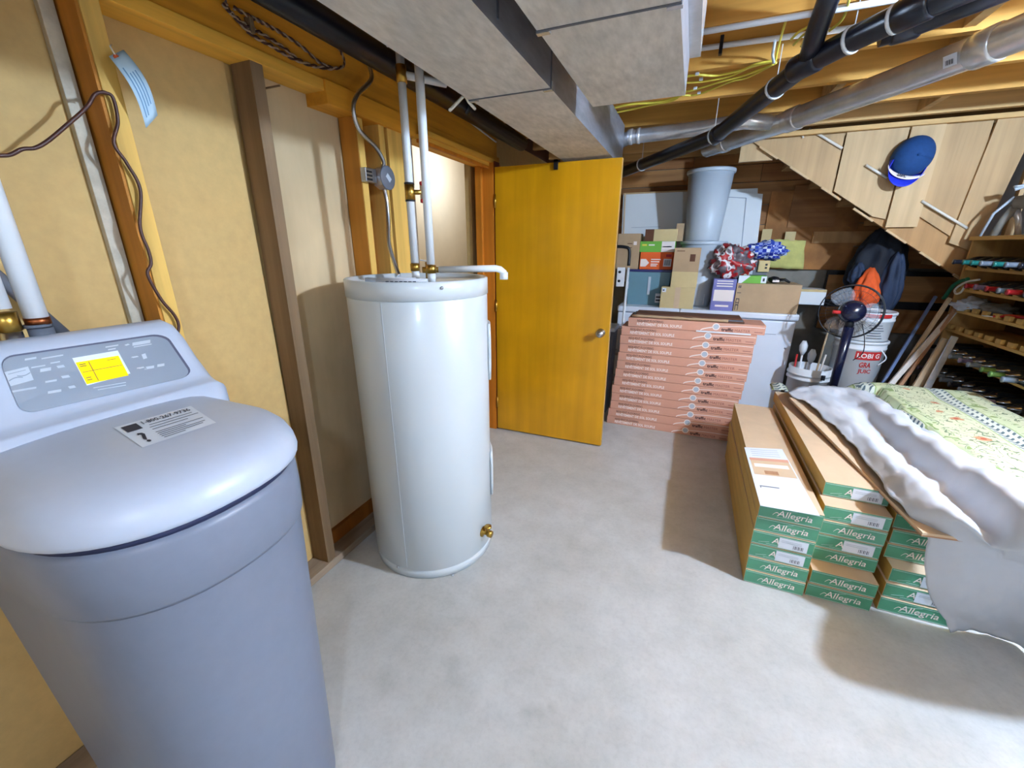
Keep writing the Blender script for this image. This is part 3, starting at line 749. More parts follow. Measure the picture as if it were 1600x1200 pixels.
# riser pipes
def riser(P, z1, label):
    t = thing('riser_pipe', label, 'pipe', (P.x, P.y, TH + .02))
    G().tube([(P.x, P.y, TH + .055), (P.x, P.y, z1)], .0165, 14).out('pipe', 'pvc', t)
    G().tube([(P.x, P.y, TH + .02), (P.x, P.y, TH + .052)], .021, 8).out('coupling', 'brass', t)
    return t
ra = riser(PA, 2.31, 'white riser pipe with red-handled shutoff valve above the water heater')
zc = onx(638, 300, PA.x).z
vb = G().tube([(PA.x, PA.y, zc - .03), (PA.x, PA.y, zc + .03)], .021, 12).tube([(PA.x, PA.y, zc), (PA.x + .045, PA.y + .02, zc)], .010, 10).out('shutoff_valve', 'brass', ra)
for s in (.031, -.037): G().tube([(PA.x, PA.y, zc + s), (PA.x, PA.y, zc + s + .006)], .021, 12).out('collar', 'black', ra)
hv = G()
hv.bar((PA.x + .045, PA.y + .02, zc + .032), (PA.x + .045, PA.y + .02, zc - .032), .012, .006).out('valve_handle', 'steel', vb)
for s in (-1, 1): G().lathe([(0, -.009), (.008, -.007), (.009, 0), (.008, .007), (0, .009)], (PA.x + .047, PA.y + .021, zc + s * .034), 10).out('handle_tip', 'red', vb)
zt = onx(630, 118, PA.x).z
tee = G().tube([(PA.x, PA.y, zt - .03), (PA.x, PA.y, zt + .03)], .021, 12).out('tee', 'brass', ra)
q = onz(697, 131, zt); q = Vector((PA.x, PA.y, zt)) + (q - Vector((PA.x, PA.y, zt)))
G().tube([(PA.x, PA.y, zt), q], .0145, 12).out('branch', 'pvc', ra)
rb = riser(PB, 2.31, 'plain white riser pipe above the water heater, nearer the doorway')
# rolled instruction sheets on the heater
for i, (a, b_, r, lab) in enumerate((((588, 436), (668, 440), .011, 'rolled white instruction sheet with print lying on the water heater'), ((570, 431), (650, 430), .009, 'smaller white paper roll behind the printed one on the water heater'))):
    p = onx(*a, -1.13 if i == 0 else -1.24); q = onx(*b_, -.94 if i == 0 else -1.05); zz = TH - .016 + r
    p = Vector((p.x, p.y, zz)); q = Vector((q.x, q.y, zz))
    t = thing('paper_roll', lab, 'paper', (p.x, p.y, TH - .016))
    G().tube([p, q], r, 12).out('sheet', 'paper', t)
    if i == 0:
        d = (q - p).normalized(); s = Vector((d.y, -d.x, 0))
        if s.y > 0: s = -s
        for k in range(7):
            G().bar(p + d * (.04 + k * .018) + s * (r + .0005), p + d * (.052 + k * .018) + s * (r + .0005), .001, .003).out('print_line', 'ink', t)

# junction box and armoured cable
jb0 = Vector((-1.437, 1.775, 1.80))
jb = thing('junction_box', 'round grey electrical junction box on the framing above the water heater', 'junction box', jb0)
RX = Matrix.Rotation(PI / 2, 4, 'Y')
G().lathe([(.05, 0), (.05, .05)], jb0, 8, RX, smooth=False).out('box', 'galv', jb)
G().lathe([(0, 0), (.053, 0), (.053, .004), (.048, .006), (0, .006)], jb0 + Vector((.05, 0, 0)), 24, RX).out('cover', 'grey_dk', jb)
G().bar(jb0 + Vector((.057, -.012, .012)), jb0 + Vector((.057, .014, -.012)), .022, .0015, (1, 0, 0)).out('plate', 'silver_print', jb)
G().box(jb0 + Vector((.0, -.125, -.03)), jb0 + Vector((.03, -.052, .03)), .003).out('side_box', 'steel', jb)
for k in range(3): G().box(jb0 + Vector((.030, -.118, -.022 + k * .016)), jb0 + Vector((.033, -.085, -.014 + k * .016))).out('slot', 'black', jb)
def armour(name, pts, r, m, label, cat='cable', rib=True):
    P = catmull(pts, 14); g = G()
    rs = [r * (1 + (.12 if rib and i % 2 else 0)) for i in range(len(P))]
    return tag(g.tube(P, rs, 10).out(name, m), label, cat)
armour('armoured_cable', [(-1.435, 1.70, 2.30), (-1.425, 1.755, 2.26), (-1.40, 1.74, 2.19), (-1.39, 1.63, 2.10), (-1.395, 1.60, 2.04), (-1.40, 1.63, 1.97), (-1.40, 1.73, 1.92), (-1.40, 1.775, 1.87), (-1.41, 1.775, 1.845)], .0085, 'steel', 'grey flexible cable curling from the beam down to the junction box')
armour('armoured_cable', [(-1.41, 1.775, 1.752), (-1.41, 1.785, 1.70), (-1.40, 1.77, 1.60), (-1.38, 1.735, 1.50), (-1.34, 1.72, 1.40), (-1.31, 1.70, TH - .012)], .0095, 'steel', 'grey flexible cable from the junction box down behind the water heater')

# ---------------------------------------------------------------- wires, tag on the left wall
def onbeam(px, py, X=-1.432): return onx(px, py, X)
loop = [(352, 2), (360, 18), (385, 40), (408, 52), (440, 72), (470, 95), (500, 105), (530, 106), (538, 98), (532, 80), (522, 65), (512, 45), (505, 30)]
loop2 = [(348, 6), (365, 25), (395, 55), (425, 72), (455, 90), (490, 103), (520, 107), (500, 98), (470, 72), (440, 52), (415, 38), (395, 28), (365, 12)]
wr = thing('wire_loop', 'loop of braided brown wire hanging on the beam at top left', 'wire', (-1.43, 1.3, 2.2))
for L_ in (loop, loop2):
    pts = [onbeam(x, y, -1.428) for x, y in L_]
    P = catmull(pts, 10)
    for ph in (0, PI):
        Q = [p + Vector((0.003 * math.cos(i * .9 + ph), .0, .004 * math.sin(i * .9 + ph))) for i, p in enumerate(P)]
        G().tube(Q, .0034, 6).out('strand', 'wire_cloth' if ph else 'wire_dk', wr)
armour('white_cable', [onbeam(x, y, -1.43) for x, y in ((455, 0), (475, 18), (500, 32), (530, 58), (560, 82), (582, 90))], .0055, 'white_cable', 'white cable stapled along the upper edge of the beam', rib=False)
armour('white_cable', [onbeam(x, y, -1.44 + .015) for x, y in ((662, 125), (690, 150), (712, 170), (740, 195), (775, 222))], .006, 'white_cable', 'white cable running over the doorway header', rib=False)
armour('string', [onx(x, y, -1.2) for x, y in ((605, 72), (618, 68), (622, 78))], .004, 'white_cable', 'scrap of white string hanging where the riser pipes reach the duct', 'string', rib=False)
armour('string', [onx(x, y, -.898) for x, y in ((703, 172), (715, 160), (726, 150), (733, 160), (742, 170))], .006, 'white_cable', 'tied white rag strip under the edge of the long duct', 'string', rib=False)
armour('brown_cord', [onx(x, y, -1.41) for x, y in ((-10, 243), (15, 242), (35, 233), (55, 231), (75, 220), (105, 195), (135, 168), (148, 148), (160, 144), (168, 146))], .0042, 'wire_dk', 'thin dark cord swagged across the wall at far left', 'cord', rib=False)
armour('brown_cord', [onx(x, y, -1.425) for x, y in ((160, 144), (176, 152), (184, 190), (178, 224), (198, 255), (219, 296), (219, 355), (232, 392), (236, 412), (231, 430), (252, 468), (272, 492), (279, 508), (277, 524))], .0042, 'wire_dk', 'thin dark cord running down the yellow stud to the softener', 'cord', rib=False)
# hanging tag
tg = thing('hanging_tag', 'pale blue paper tag hanging from the yellow stud', 'tag', (-1.40, .79, 1.85))
A0, A1, B0, B1 = (170, 88), (193, 78), (228, 200), (246, 180)
rows = []
for i in range(11):
    t = i / 10; bow = 10 * math.sin(PI * t)
    l = (170 + (228 - 170) * t + bow * .8, 88 + (200 - 88) * t - bow * .3); r = (193 + (246 - 193) * t + bow * .9, 78 + (180 - 78) * t - bow * .3)
    dX = -1.405 + .02 * math.sin(PI * t)
    rows.append([onx(l[0] + (r[0] - l[0]) * j / 3, l[1] + (r[1] - l[1]) * j / 3, dX) for j in range(4)])
sheet = G().grid(rows, .0006).out('paper', 'tag', tg)
g = G()
for j, (a, b_) in enumerate(((.2, .92), (.22, .9), (.3, .85), (.25, .88))):
    pts_ = []
    for i in range(11):
        t = i / 10
        if a <= t <= b_:
            l, r = rows[i][0], rows[i][3]; pts_.append(l + (r - l) * (.22 + .17 * j) + Vector((.0016, 0, 0)))
    d = (rows[5][3] - rows[5][0]).normalized() * .0016
    g.grid([[p - d for p in pts_], [p + d for p in pts_]])
g.out('print_line', 'ink_blue', sheet)
pe = onx(182, 90, -1.403)
G().lathe([(.003, 0), (.007, 0), (.007, .002), (.003, .002)], pe, 12, RX).out('eyelet', 'rag_o', sheet)
G().tube([pe, pe + Vector((.004, -.01, .02)), onx(174, 70, -1.43)], .0016, 6).out('string', 'white_cable', tg)
# ---------------------------------------------------------------- ducts overhead
def duct(label, x0, x1, y0, y1, z0, z1, seams, loc):
    t = thing('air_duct', label, 'duct', loc)
    ys = [y0] + seams + [y1]
    for i in range(len(ys) - 1):
        a, b_ = ys[i], ys[i + 1]; o = .0015 * (i % 2)
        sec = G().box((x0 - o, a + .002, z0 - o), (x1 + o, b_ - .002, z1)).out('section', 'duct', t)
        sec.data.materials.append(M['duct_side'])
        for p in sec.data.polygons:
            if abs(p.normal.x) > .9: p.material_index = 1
        if i < len(ys) - 2:
            G().box((x0 - .004, b_ - .004, z0 - .004), (x1 + .004, b_ + .004, z1)).out('seam', 'grey_dk', t)
            G().box((x0 - .006, b_ + .004, z0 - .006), (x0 + .03, b_ + .02, z0 + .02)).out('clip', 'galv', t)
            G().box((x1 - .03, b_ + .004, z0 - .006), (x1 + .006, b_ + .02, z0 + .02)).out('clip', 'galv', t)
    return t
ys1 = onz(805, 150, 2.03).y; ys0 = onz(775, 52, 2.03).y
dl = duct('long grey sheet-metal duct running from overhead to above the door', -.885, -.553, -1.9, 3.40, 2.04, 2.305, [.3, ys1], (-.72, 1, 2.04))
G().box((-.548, ys0 - .004, 2.06), (-.5525, ys0 + .004, 2.30)).out('seam', 'grey_dk', dl)
G().hexa([(-.885, 3.40, 2.04), (-.553, 3.40, 2.04), (-.60, 3.52, 2.10), (-.84, 3.52, 2.10)], [(-.885, 3.40, 2.305), (-.553, 3.40, 2.305), (-.60, 3.52, 2.30), (-.84, 3.52, 2.30)]).out('end_cap', 'duct_side', dl)
ys2 = onz(950, 29, 2.03).y
dr = duct('shorter grey sheet-metal duct ending in mid-ceiling right of the long one', -.452, -.098, -1.9, 1.945, 2.035, 2.305, [.35, ys2], (-.27, 1, 2.03))
G().box((-.098, 1.0, 2.15), (-.060, 1.938, 2.305)).out('flange', 'galv', dr)

for (x, z, r_, lab) in ((-1.30, 2.245, .050, 'black pipe in the dark gap between the beam and the long duct, nearer the wall'), (-1.065, 2.262, .042, 'black pipe in the dark gap beside the long duct')):
    t = thing('drain_pipe', lab, 'pipe', (x, 0, z))
    G().tube([(x, -1.8, z), (x, 2.0, z - .01), (x, 3.3, z - .015)], r_, 14).out('pipe', 'abs', t)
    for y in (.9, 2.35): G().tube([(x, y, z - .004), (x, y + .08, z - .004)], r_ + .006, 14).out('coupling', 'abs', t)
# round metal duct
def rpipe(name, label, pts, r, m, cat, ties=(), collars=(), seg=18, tiem='tie', cm=None):
    t = thing(name, label, cat, pts[0])
    P = [Vector(p) for p in pts]
    o = G()
    o.tube(P, r, seg).out('pipe', m, t)
    def at(s):
        k = min(int(s), len(P) - 2); return P[k] + (P[k + 1] - P[k]) * (s - k), (P[k + 1] - P[k]).normalized()
    for s, w_ in collars:
        p, d = at(s); G().tube([p - d * w_, p - d * w_ * .8, p + d * w_ * .8, p + d * w_], [r + .001, r + .006, r + .006, r + .001], seg).out('collar', cm or m, t)
    for s in ties:
        p, d = at(s); G().tube([p - d * .006, p + d * .006], r + .004, seg).out('strap', tiem, t)
        G().bar(p + Vector((0, 0, r)), Vector((p.x, p.y, 2.33)), .006, .003).out('hanger', tiem, t)
    return t
q0 = onz(1105, 232, 2.22); q3 = onz(1640, 33, 2.24)
rpipe('round_duct', 'shiny round metal duct crossing diagonally towards the upper right', [(q0.x, q0.y, 2.22), onz(1240, 186, 2.235), onz(1400, 127, 2.24), onz(1545, 72, 2.24), (q3.x, q3.y, 2.24), onz(1800, -25, 2.24)], .062, 'galv', 'duct', (), ((1, .05), (3, .05), (.25, .03)))
lab = thing('barcode_label', 'small white barcode label on the round metal duct', 'label', onz(1506, 83, 2.22))
lp = onz(1507, 82, 2.21)
pd = (onz(1545, 72, 2.24) - onz(1400, 127, 2.24)).normalized(); vw = (lp - _C).normalized(); axis = onz(1507, 86, 2.24)
nrm = (-vw - pd * (-vw).dot(pd)).normalized(); tu = pd.cross(nrm).normalized()
if tu.z < 0: tu = -tu
base = axis + nrm * .0645
quad(G(), base, pd, tu, -.026, .026, -.022, .022).out('paper', 'label_w', lab)
for k in range(7): quad(G(), base + nrm * .001, pd, tu, -.016 + k * .0045, -.016 + k * .0045 + (.003 if k % 2 else .0018), -.014, .004).out('bar', 'ink', lab)
c0 = onz(985, 214, 2.24); c1 = onz(1165, 189, 2.245)
rpipe('round_duct', 'narrow round metal duct leaving the end of the long square duct', [(-.60, 3.47, 2.215), c0, onz(1100, 200, 2.245), c1, onz(1215, 192, 2.245)], .046, 'galv', 'duct', (), ((1, .018), (1.12, .012)))
# black drain pipes
bk = [onz(965, 272, 2.07), onz(1040, 243, 2.095), onz(1120, 211, 2.12), onz(1190, 155, 2.155), onz(1259, 100, 2.185), onz(1345, 55, 2.20), onz(1440, 10, 2.21), onz(1560, -40, 2.22)]
dp_ = rpipe('drain_pipe', 'thick glossy black drain pipe sloping up towards the ceiling', bk, .041, 'abs', 'pipe', (.55, 1.95, 3.35, 4.85, 5.6), ((4, .06), (2, .05), (5.9, .05)))
b2 = [onz(1262, 98, 2.19), onz(1275, 52, 2.235), onz(1292, 5, 2.29), onz(1310, -40, 2.33)]
G().tube(b2, .036, 16).out('branch', 'abs', dp_)
b3 = [onz(1375, 55, 2.205), onz(1420, 42, 2.215), onz(1500, 10, 2.225), onz(1600, -30, 2.235)]
rpipe('drain_pipe', 'second black drain pipe joining beside the thick one at the top edge', b3, .036, 'abs', 'pipe', (.6,), ((.9, .04),))
# white water lines under the joists
a0, a1 = ony(1078, 77, 2.56), ony(1345, 42, 2.56)
t = thing('water_line', 'thin white water line clipped along a ceiling joist', 'pipe', (a0.x, 2.56, a0.z))
G().tube([(a0.x - .1, 2.56, a0.z), (a1.x, 2.56, a1.z)], .0115, 10).out('pipe', 'pvc', t)
cl = ony(1127, 70, 2.56)
G().box((cl.x - .008, 2.545, cl.z - .04), (cl.x + .008, 2.575, cl.z + .035), .003).out('clip', 'black', t)
a0, a1 = ony(1330, 12, 2.12), ony(1240, 25, 2.12)
tag(G().tube([(a1.x - .35, 2.12, a1.z), (a0.x + .3, 2.12, a0.z)], .0105, 10).out('water_line', 'pvc'), 'thin white water line along the nearest joist behind the yellow cables', 'pipe')
# yellow cables
def cables(label, paths, loc, r=.0052):
    t = thing('yellow_cables', label, 'cables', loc)
    for p in paths: G().tube(p, r, 7, spline=True).out('cable', 'yellow', t)
    return t
def jy(x, y, z=2.306): return onz(x, y, z)
yc = cables('fan of yellow cables stapled under the ceiling joists beside the short duct', [
    [jy(1070, 120), jy(1090, 117), jy(1120, 118), jy(1160, 109), jy(1178, 101), jy(1212, 94)],
    [jy(1070, 129), jy(1100, 127), jy(1140, 119), jy(1175, 104), jy(1212, 95)],
    [jy(1066, 144), jy(1086, 140), jy(1125, 128), jy(1165, 117), jy(1210, 99)],
    [jy(1066, 149), jy(1092, 147), jy(1140, 128), jy(1170, 120), jy(1213, 98)]], jy(1100, 130))
for (x, y) in ((1089, 118), (1095, 126), (1086, 140), (1092, 147)):
    p = jy(x, y, 2.300); G().box(p - Vector((.009, .004, .0)), p + Vector((.009, .004, .013)), .002).out('staple', 'tie', yc)
p = jy(1209, 98, 2.29); G().tube([p, jy(1207, 85, 2.31), jy(1211, 64, 2.33)], .006, 8).out('tie_wrap', 'tie', yc)
cables('pair of yellow cables slung under the far end of the short duct', [[jy(952, 170), jy(985, 163), jy(1015, 161), jy(1040, 157), jy(1062, 150)], [jy(955, 177), jy(990, 170), jy(1020, 163), jy(1050, 157), jy(1066, 147)]], jy(1000, 165), .0065)
cables('yellow cables looping down past the black pipe branch', [
    [jy(1212, 94), jy(1215, 78, 2.33), jy(1224, 45, 2.35), jy(1232, 22, 2.36)],
    [jy(1236, 62, 2.29), jy(1248, 50, 2.29), jy(1268, 38, 2.28), jy(1284, 15, 2.29), jy(1290, -10, 2.3)],
    [jy(1240, 70, 2.29), jy(1255, 55, 2.29), jy(1275, 42, 2.28), jy(1292, 12, 2.29), jy(1298, -10, 2.3)],
    [jy(1252, 72, 2.29), jy(1262, 50, 2.29), jy(1276, 30, 2.28), jy(1282, 10, 2.29)],
    [jy(1296, 48, 2.28), jy(1312, 35, 2.28), jy(1322, 18, 2.29), jy(1328, -8, 2.3)],
    [jy(1290, 42, 2.29), jy(1300, 28, 2.29), jy(1306, 8, 2.3)]], jy(1265, 40, 2.3), .0048)

# ---------------------------------------------------------------- freezers and what stands on them
FZ = .95
def freezer(x0, x1, label):
    t = thing('chest_freezer', label, 'freezer', ((x0 + x1) / 2, 4.4, 0))
    G().box((x0 + .006, 4.085, .03), (x1 - .012, 4.70, FZ - .062), .012).out('body', 'freezer', t)
    G().box((x0 + .01, 4.09, FZ - .064), (x1 - .016, 4.70, FZ - .050)).out('gasket', 'freezer_d', t)
    G().box((x0, 4.070, FZ - .052), (x1, 4.71, FZ), .012).out('lid', 'freezer', t)
    G().box((x0 + .02, 4.0825, .77), (x1 - .14, 4.086, .774)).out('trim_line', 'freezer_d', t)
    G().box((x0 + .03, 4.12, 0), (x1 - .04, 4.66, .03)).out('plinth', 'grey_dk', t)
    G().lathe([(0, 0), (.008, 0), (.008, .006), (0, .007)], (x1 - .05, 4.085, .66), 12, rot).out('lock', 'steel', t)
    return t
xs = ony(1062, 485, 4.07).x; xr = ony(1249, 497, 4.07).x
freezer(-.60, xs - .002, 'white chest freezer on the left, under the blue tote')
freezer(xs + .002, xr, 'white chest freezer on the right, under the long carton')

def pbox(name, label, cat, x0, y0, x1, y1, Y, dep, m, z0=None, bev=.003, flaps=True):
    a = ony(x0, (y0 + y1) / 2, Y); b_ = ony(x1, (y0 + y1) / 2, Y); top = ony((x0 + x1) / 2, y0, Y).z
    zz = ony((x0 + x1) / 2, y1, Y).z if z0 is None else z0
    t = thing(name, label, cat, ((a.x + b_.x) / 2, Y + dep / 2, zz))
    body = G().box((a.x, Y, zz), (b_.x, Y + dep, top), bev).out('body', m, t)
    t['_b'] = (a.x, b_.x, Y, dep, zz, top)
    return t, (a.x, b_.x, Y, dep, zz, top)
def face(t, B, name, m, u0, u1, v0, v1, off=.0012):
    x0, x1, Y, dep, z0, z1 = B
    return quad(G(), (x0, Y - off, z0), (x1 - x0, 0, 0), (0, 0, z1 - z0), u0, u1, v0, v1).out(name, m, t)
def ftext(t, B, s, m, u, v, hgt, wid=None, bold=0, off=.002):
    x0, x1, Y, dep, z0, z1 = B
    src = text_mesh(s, 1.0, 0, bold); xs_ = [q_.co.x for q_ in src.vertices]; ww = max(xs_) - min(xs_)
    size = hgt * (z1 - z0); sx_ = (wid * (x1 - x0)) / (ww * size) if wid else 1
    return lettering(s, size, m, (x0 + u * (x1 - x0), Y - off, z0 + v * (z1 - z0)), (1, 0, 0), (0, 0, 1), t, 0, sx_, bold * size)
YF = 4.225
# tote with lid
a = ony(979, 448, YF).x; b_ = ony(1046, 448, YF).x; ztp = ony(1010, 421, YF).z
tt = thing('storage_tote', 'translucent blue-grey storage tote with dark lid on the left freezer', 'tote', ((a + b_) / 2, YF + .2, FZ))
G().hexa([(a + .02, YF + .01, FZ), (b_ - .02, YF + .01, FZ), (b_ - .02, YF + .39, FZ), (a + .02, YF + .39, FZ)], [(a, YF, ztp - .02), (b_, YF, ztp - .02), (b_, YF + .4, ztp - .02), (a, YF + .4, ztp - .02)]).out('body', 'tote', tt)
G().box((a - .012, YF - .012, ztp - .022), (b_ + .03, YF + .41, ztp), .005).out('lid', 'tote_lid', tt)
Bt = (a, b_, YF + .004, .4, FZ, ztp)
face(tt, Bt, 'latch', 'can', .50, .56, .30, .80, .006); face(tt, Bt, 'sticker', 'label_w', .70, .88, .08, .34, .004); face(tt, Bt, 'print_block', 'ink', .72, .86, .22, .26, .005); face(tt, Bt, 'print_block', 'ink', .72, .86, .13, .17, .005)
face(tt, Bt, 'clip', 'can', .02, .05, .45, .65, .006)
# boxes on the tote
t, B = pbox('cardboard_box', 'plain upright cardboard box at the left end on the blue tote', 'box', 964, 365, 999, 419, YF + .02, .22, 'card', ztp)
face(t, B, 'sticker', 'print_w', .72, .86, .68, .78); face(t, B, 'print_line', 'card_dk', .45, .66, .71, .73); face(t, B, 'print_line', 'card_dk', .4, .66, .60, .62)
t, B = pbox('appliance_box', 'orange printed carton with barcode on the blue tote', 'box', 1000, 394, 1053, 420, YF + .03, .24, 'orange', ztp)
face(t, B, 'barcode', 'label_w', .70, .93, .18, .62)
for k in range(6): face(t, B, 'bar', 'ink', .735 + k * .03, .75 + k * .03, .25, .56, .002)
face(t, B, 'print_block', 'red', .76, .92, .72, .88)
G().add([(B[0] + (B[1] - B[0]) * u, B[2] - .0015, B[4] + (B[5] - B[4]) * v) for u, v in ((.02, .16), (.18, .16), (.28, .38), (.18, .60), (.02, .60))], [(0, 1, 2, 3, 4)]).out('print_block', 'print_w', t)
for v in (.55, .42, .28, .18): face(t, B, 'print_line', 'print_w', .33, .62 - (.55 - v) * .3, v, v + .06)
z1 = B[5]
t, B = pbox('appliance_box', 'green and white carton on top of the orange one', 'box', 1000, 377, 1055, 394, YF + .03, .24, 'lime', z1)
face(t, B, 'print_block', 'print_w', .62, .99, .02, .98); face(t, B, 'print_line', 'print_w', .25, .42, .60, .72); face(t, B, 'print_line', 'yellow', .06, .2, .58, .74); face(t, B, 'print_line', 'purple', .66, .9, .45, .55)
z1 = B[5]
t, B = pbox('cardboard_box', 'small flat cardboard box on top of the green and white carton', 'box', 1008, 358, 1058, 377, YF + .05, .2, 'card_l', z1)
face(t, B, 'side_panel', 'card_dk', .0, .28, .0, 1.0)
t, B = pbox('cardboard_box', 'narrow brown box standing between the top carton and the upper bin', 'box', 1056, 349, 1068, 377, YF + .10, .14, 'card', z1)
# tall box on small box
t, B = pbox('cardboard_box', 'low square cardboard box with centre tape on the freezer', 'box', 1032, 449, 1085, 477, 4.085, .125, 'card_l', FZ)
face(t, B, 'tape', 'kraft', .42, .58, 0, 1); face(t, B, 'sticker', 'label_w', .03, .15, .76, .95); face(t, B, 'print_block', 'ink', .05, .1, .82, .88, .002)
z1 = B[5]
t, B = pbox('cardboard_box', 'tall worn cardboard box with torn tape in front of the lower bin', 'box', 1051, 387, 1092, 449, 4.095, .115, 'card', z1)
face(t, B, 'lower_flap', 'card_l', 0, 1, 0, .40); face(t, B, 'tear', 'card_dk', .62, .82, .66, .84); face(t, B, 'print_line', 'card_dk', .1, .4, .91, .93)
# two nested bins, one standing on the other
def bin_(label, xl, xr_, yt, xbl, xbr, yb, Y, z0, z1):
    rt = (ony(xr_, yt, Y).x - ony(xl, yt, Y).x) / 2; rb_ = (ony(xbr, yb, Y).x - ony(xbl, yb, Y).x) / 2
    cx = (ony(xl, yt, Y).x + ony(xr_, yt, Y).x) / 2; cx2 = (ony(xbl, yb, Y).x + ony(xbr, yb, Y).x) / 2; cx = (cx + cx2) / 2
    t = thing('waste_bin', label, 'bin', (cx, Y, z0))
    G().lathe([(rb_ * .97, z0), (rb_, z0 + .01), (rt * .93, z1 - .03), (rt * .90, z1 - .03), (rb_ * .95, z0 + .02), (0, z0 + .02)], (cx, Y, 0), 40).out('body', 'can', t)
    G().lathe([(rt * .925, z1 - .032), (rt * .985, z1 - .03), (rt, z1 - .022), (rt, z1 - .006), (rt * .985, z1), (rt * .93, z1 - .003), (rt * .91, z1 - .02)], (cx, Y, 0), 40).out('rim', 'can', t)
    return t, cx, rb_, rt
YB = 4.42
zm = ony(1095, 377, YB).z; zt2 = ony(1111, 266, YB).z
t, cx, r0, r1 = bin_('grey plastic bin standing on the freezer, lower of two', 1057, 1131, 378, 1072, 1114, 474, YB, FZ, zm)
for s in (-.2, .5): G().box((cx + s * r0, YB - r0 * 1.03, FZ + .02), (cx + s * r0 + .012, YB - r0 * .9, FZ + .12), .003).out('rib', 'can', t)
bin_('grey plastic bin standing on top of the other bin', 1073, 1150, 270, 1071, 1124, 374, YB, zm, zt2)
# purple carton, long carton, flat green box
t, B = pbox('carton', 'purple and white printed carton beside the lower bin', 'box', 1113, 436, 1149, 475, 4.10, .13, 'purple', FZ)
face(t, B, 'print_block', 'print_w', .08, .95, .30, .66)
for v in (.92, .84, .76): face(t, B, 'print_line', 'print_w', .15, .85, v, v + .035)
face(t, B, 'print_line', 'print_w', .2, .8, .12, .18)
t, B = pbox('carton', 'long flat brown carton lying along the right freezer', 'box', 1149, 444, 1251, 478, 4.09, .34, 'card', FZ)
for (v0, v1, u0, u1) in ((.84, .93, .03, .045), (.84, .93, .055, .07), (.66, .68, .02, .085), (.44, .47, .02, .075), (.28, .44, .02, .03), (.28, .44, .065, .075), (.05, .22, .02, .03), (.05, .22, .065, .075), (.22, .26, .02, .075), (.30, .33, .02, .075)):
    face(t, B, 'print_mark', 'ink', u0, u1, v0, v1)
zl = B[5]; xlc = B[1]
t, B2_ = pbox('carton', 'white carton sticking out behind the long brown one', 'box', 1236, 452, 1290, 476, YF + .32, .2, 'board_w', None)
t['label'] = 'white carton propped behind the right end of the long brown one'
face(t, B2_, 'lid_edge', 'card_l', 0, 1, .84, 1.0)
t, B = pbox('carton', 'flat bright green box with white end lying on the long carton', 'box', 1154, 431, 1198, 444, YF - .10, .22, 'lime', zl)
face(t, B, 'print_block', 'label_w', .80, .99, .08, .95); face(t, B, 'print_block', 'ink', .86, .93, .3, .7, .002)
G().add([(B[0] + (B[1] - B[0]) * u, B[2] - .0015, B[4] + (B[5] - B[4]) * v) for u, v in ((0, 0), (.12, 0), (.42, 1), (0, 1))], [(0, 1, 2, 3)]).out('print_block', 'label_w', t)
zg = B[5]
t, B = pbox('case', 'dark grey case behind the green flat box under the checked cloth', 'case', 1160, 408, 1200, 432, YF + .02, .14, 'grey_dk', zg)
face(t, B, 'disc', 'silver_print', .08, .42, .05, .6)
t, B3 = pbox('power_adapter', 'cream plastic plate with two dark holes hanging on the grey case', 'plate', 1185, 407, 1203, 425, YF - .005, .02, 'card_l', None, .006)
face(t, B3, 'hole', 'black', .58, .78, .55, .72); face(t, B3, 'hole', 'black', .58, .78, .28, .45)
t['label'] = 'cream plastic plate with two dark holes leaning on the grey case'
# crumpled things
def lump(name, label, cat, c, rad, m, seed, rough=.3, sub=3, sharp=1.0, base=None):
    bm = bmesh.new(); bmesh.ops.create_icosphere(bm, subdivisions=sub, radius=1)
    for v in bm.verts:
        n_ = v.co.normalized(); k = 1 + rough * noise.noise(n_ * 2.2 * sharp + Vector((seed, 0, 0))) + rough * .6 * noise.noise(n_ * 5.5 * sharp + Vector((0, seed, 0)))
        v.co = Vector((n_.x * rad[0] * k + c[0], n_.y * rad[1] * k + c[1], n_.z * rad[2] * k + c[2]))
        if base is not None and v.co.z < base: v.co.z = base
    g = G().frombm(bm, True)
    return tag(g.out(name, m), label, cat)
p = ony(1144, 411, YF - .04)
lump('printed_bag', 'crumpled red, white and grey printed bag behind the purple carton', 'bag', (p.x, YF - .04, p.z), (.15, .075, .135), 'bag', 3.1, .5, 4, 1.3, FZ + .215)
p = ony(1197, 392, YF + .12)
lump('checked_cloth', 'crumpled blue and white checked cloth on the grey case', 'cloth', (p.x, YF + .16, p.z), (.16, .10, .075), 'check', 8.4, .4, 4, 1.2)
p = ony(1207, 438, YF - .05)
gl = thing('work_gloves', 'black and white work glove lying at the end of the green box', 'glove', (p.x, YF - .09 + .08, zl))
bm = bmesh.new(); bmesh.ops.create_icosphere(bm, subdivisions=3, radius=1)
for v in bm.verts:
    k = 1 + .3 * noise.noise(v.co * 2.5); v.co = Vector((p.x + .02 + v.co.x * .045 * k, YF - .09 + .08 + v.co.y * .05 * k, zl + .028 + v.co.z * .028 * k))
G().frombm(bm, True).out('palm', 'black', gl)
for i in range(4):
    G().tube([(p.x + .05, YF - .09 + .06 + i * .016, zl + .03), (p.x + .09, YF - .09 + .05 + i * .018, zl + .035), (p.x + .13, YF - .09 + .045 + i * .02, zl + .012)], [.011, .011, .008], 8).out('finger', ('black', 'yellow', 'black', 'print_w')[i], gl)
G().box((p.x, YF - .09 + .028, zl + .012), (p.x + .05, YF - .09 + .034, zl + .03), .002).out('cuff_label', 'print_w', gl)
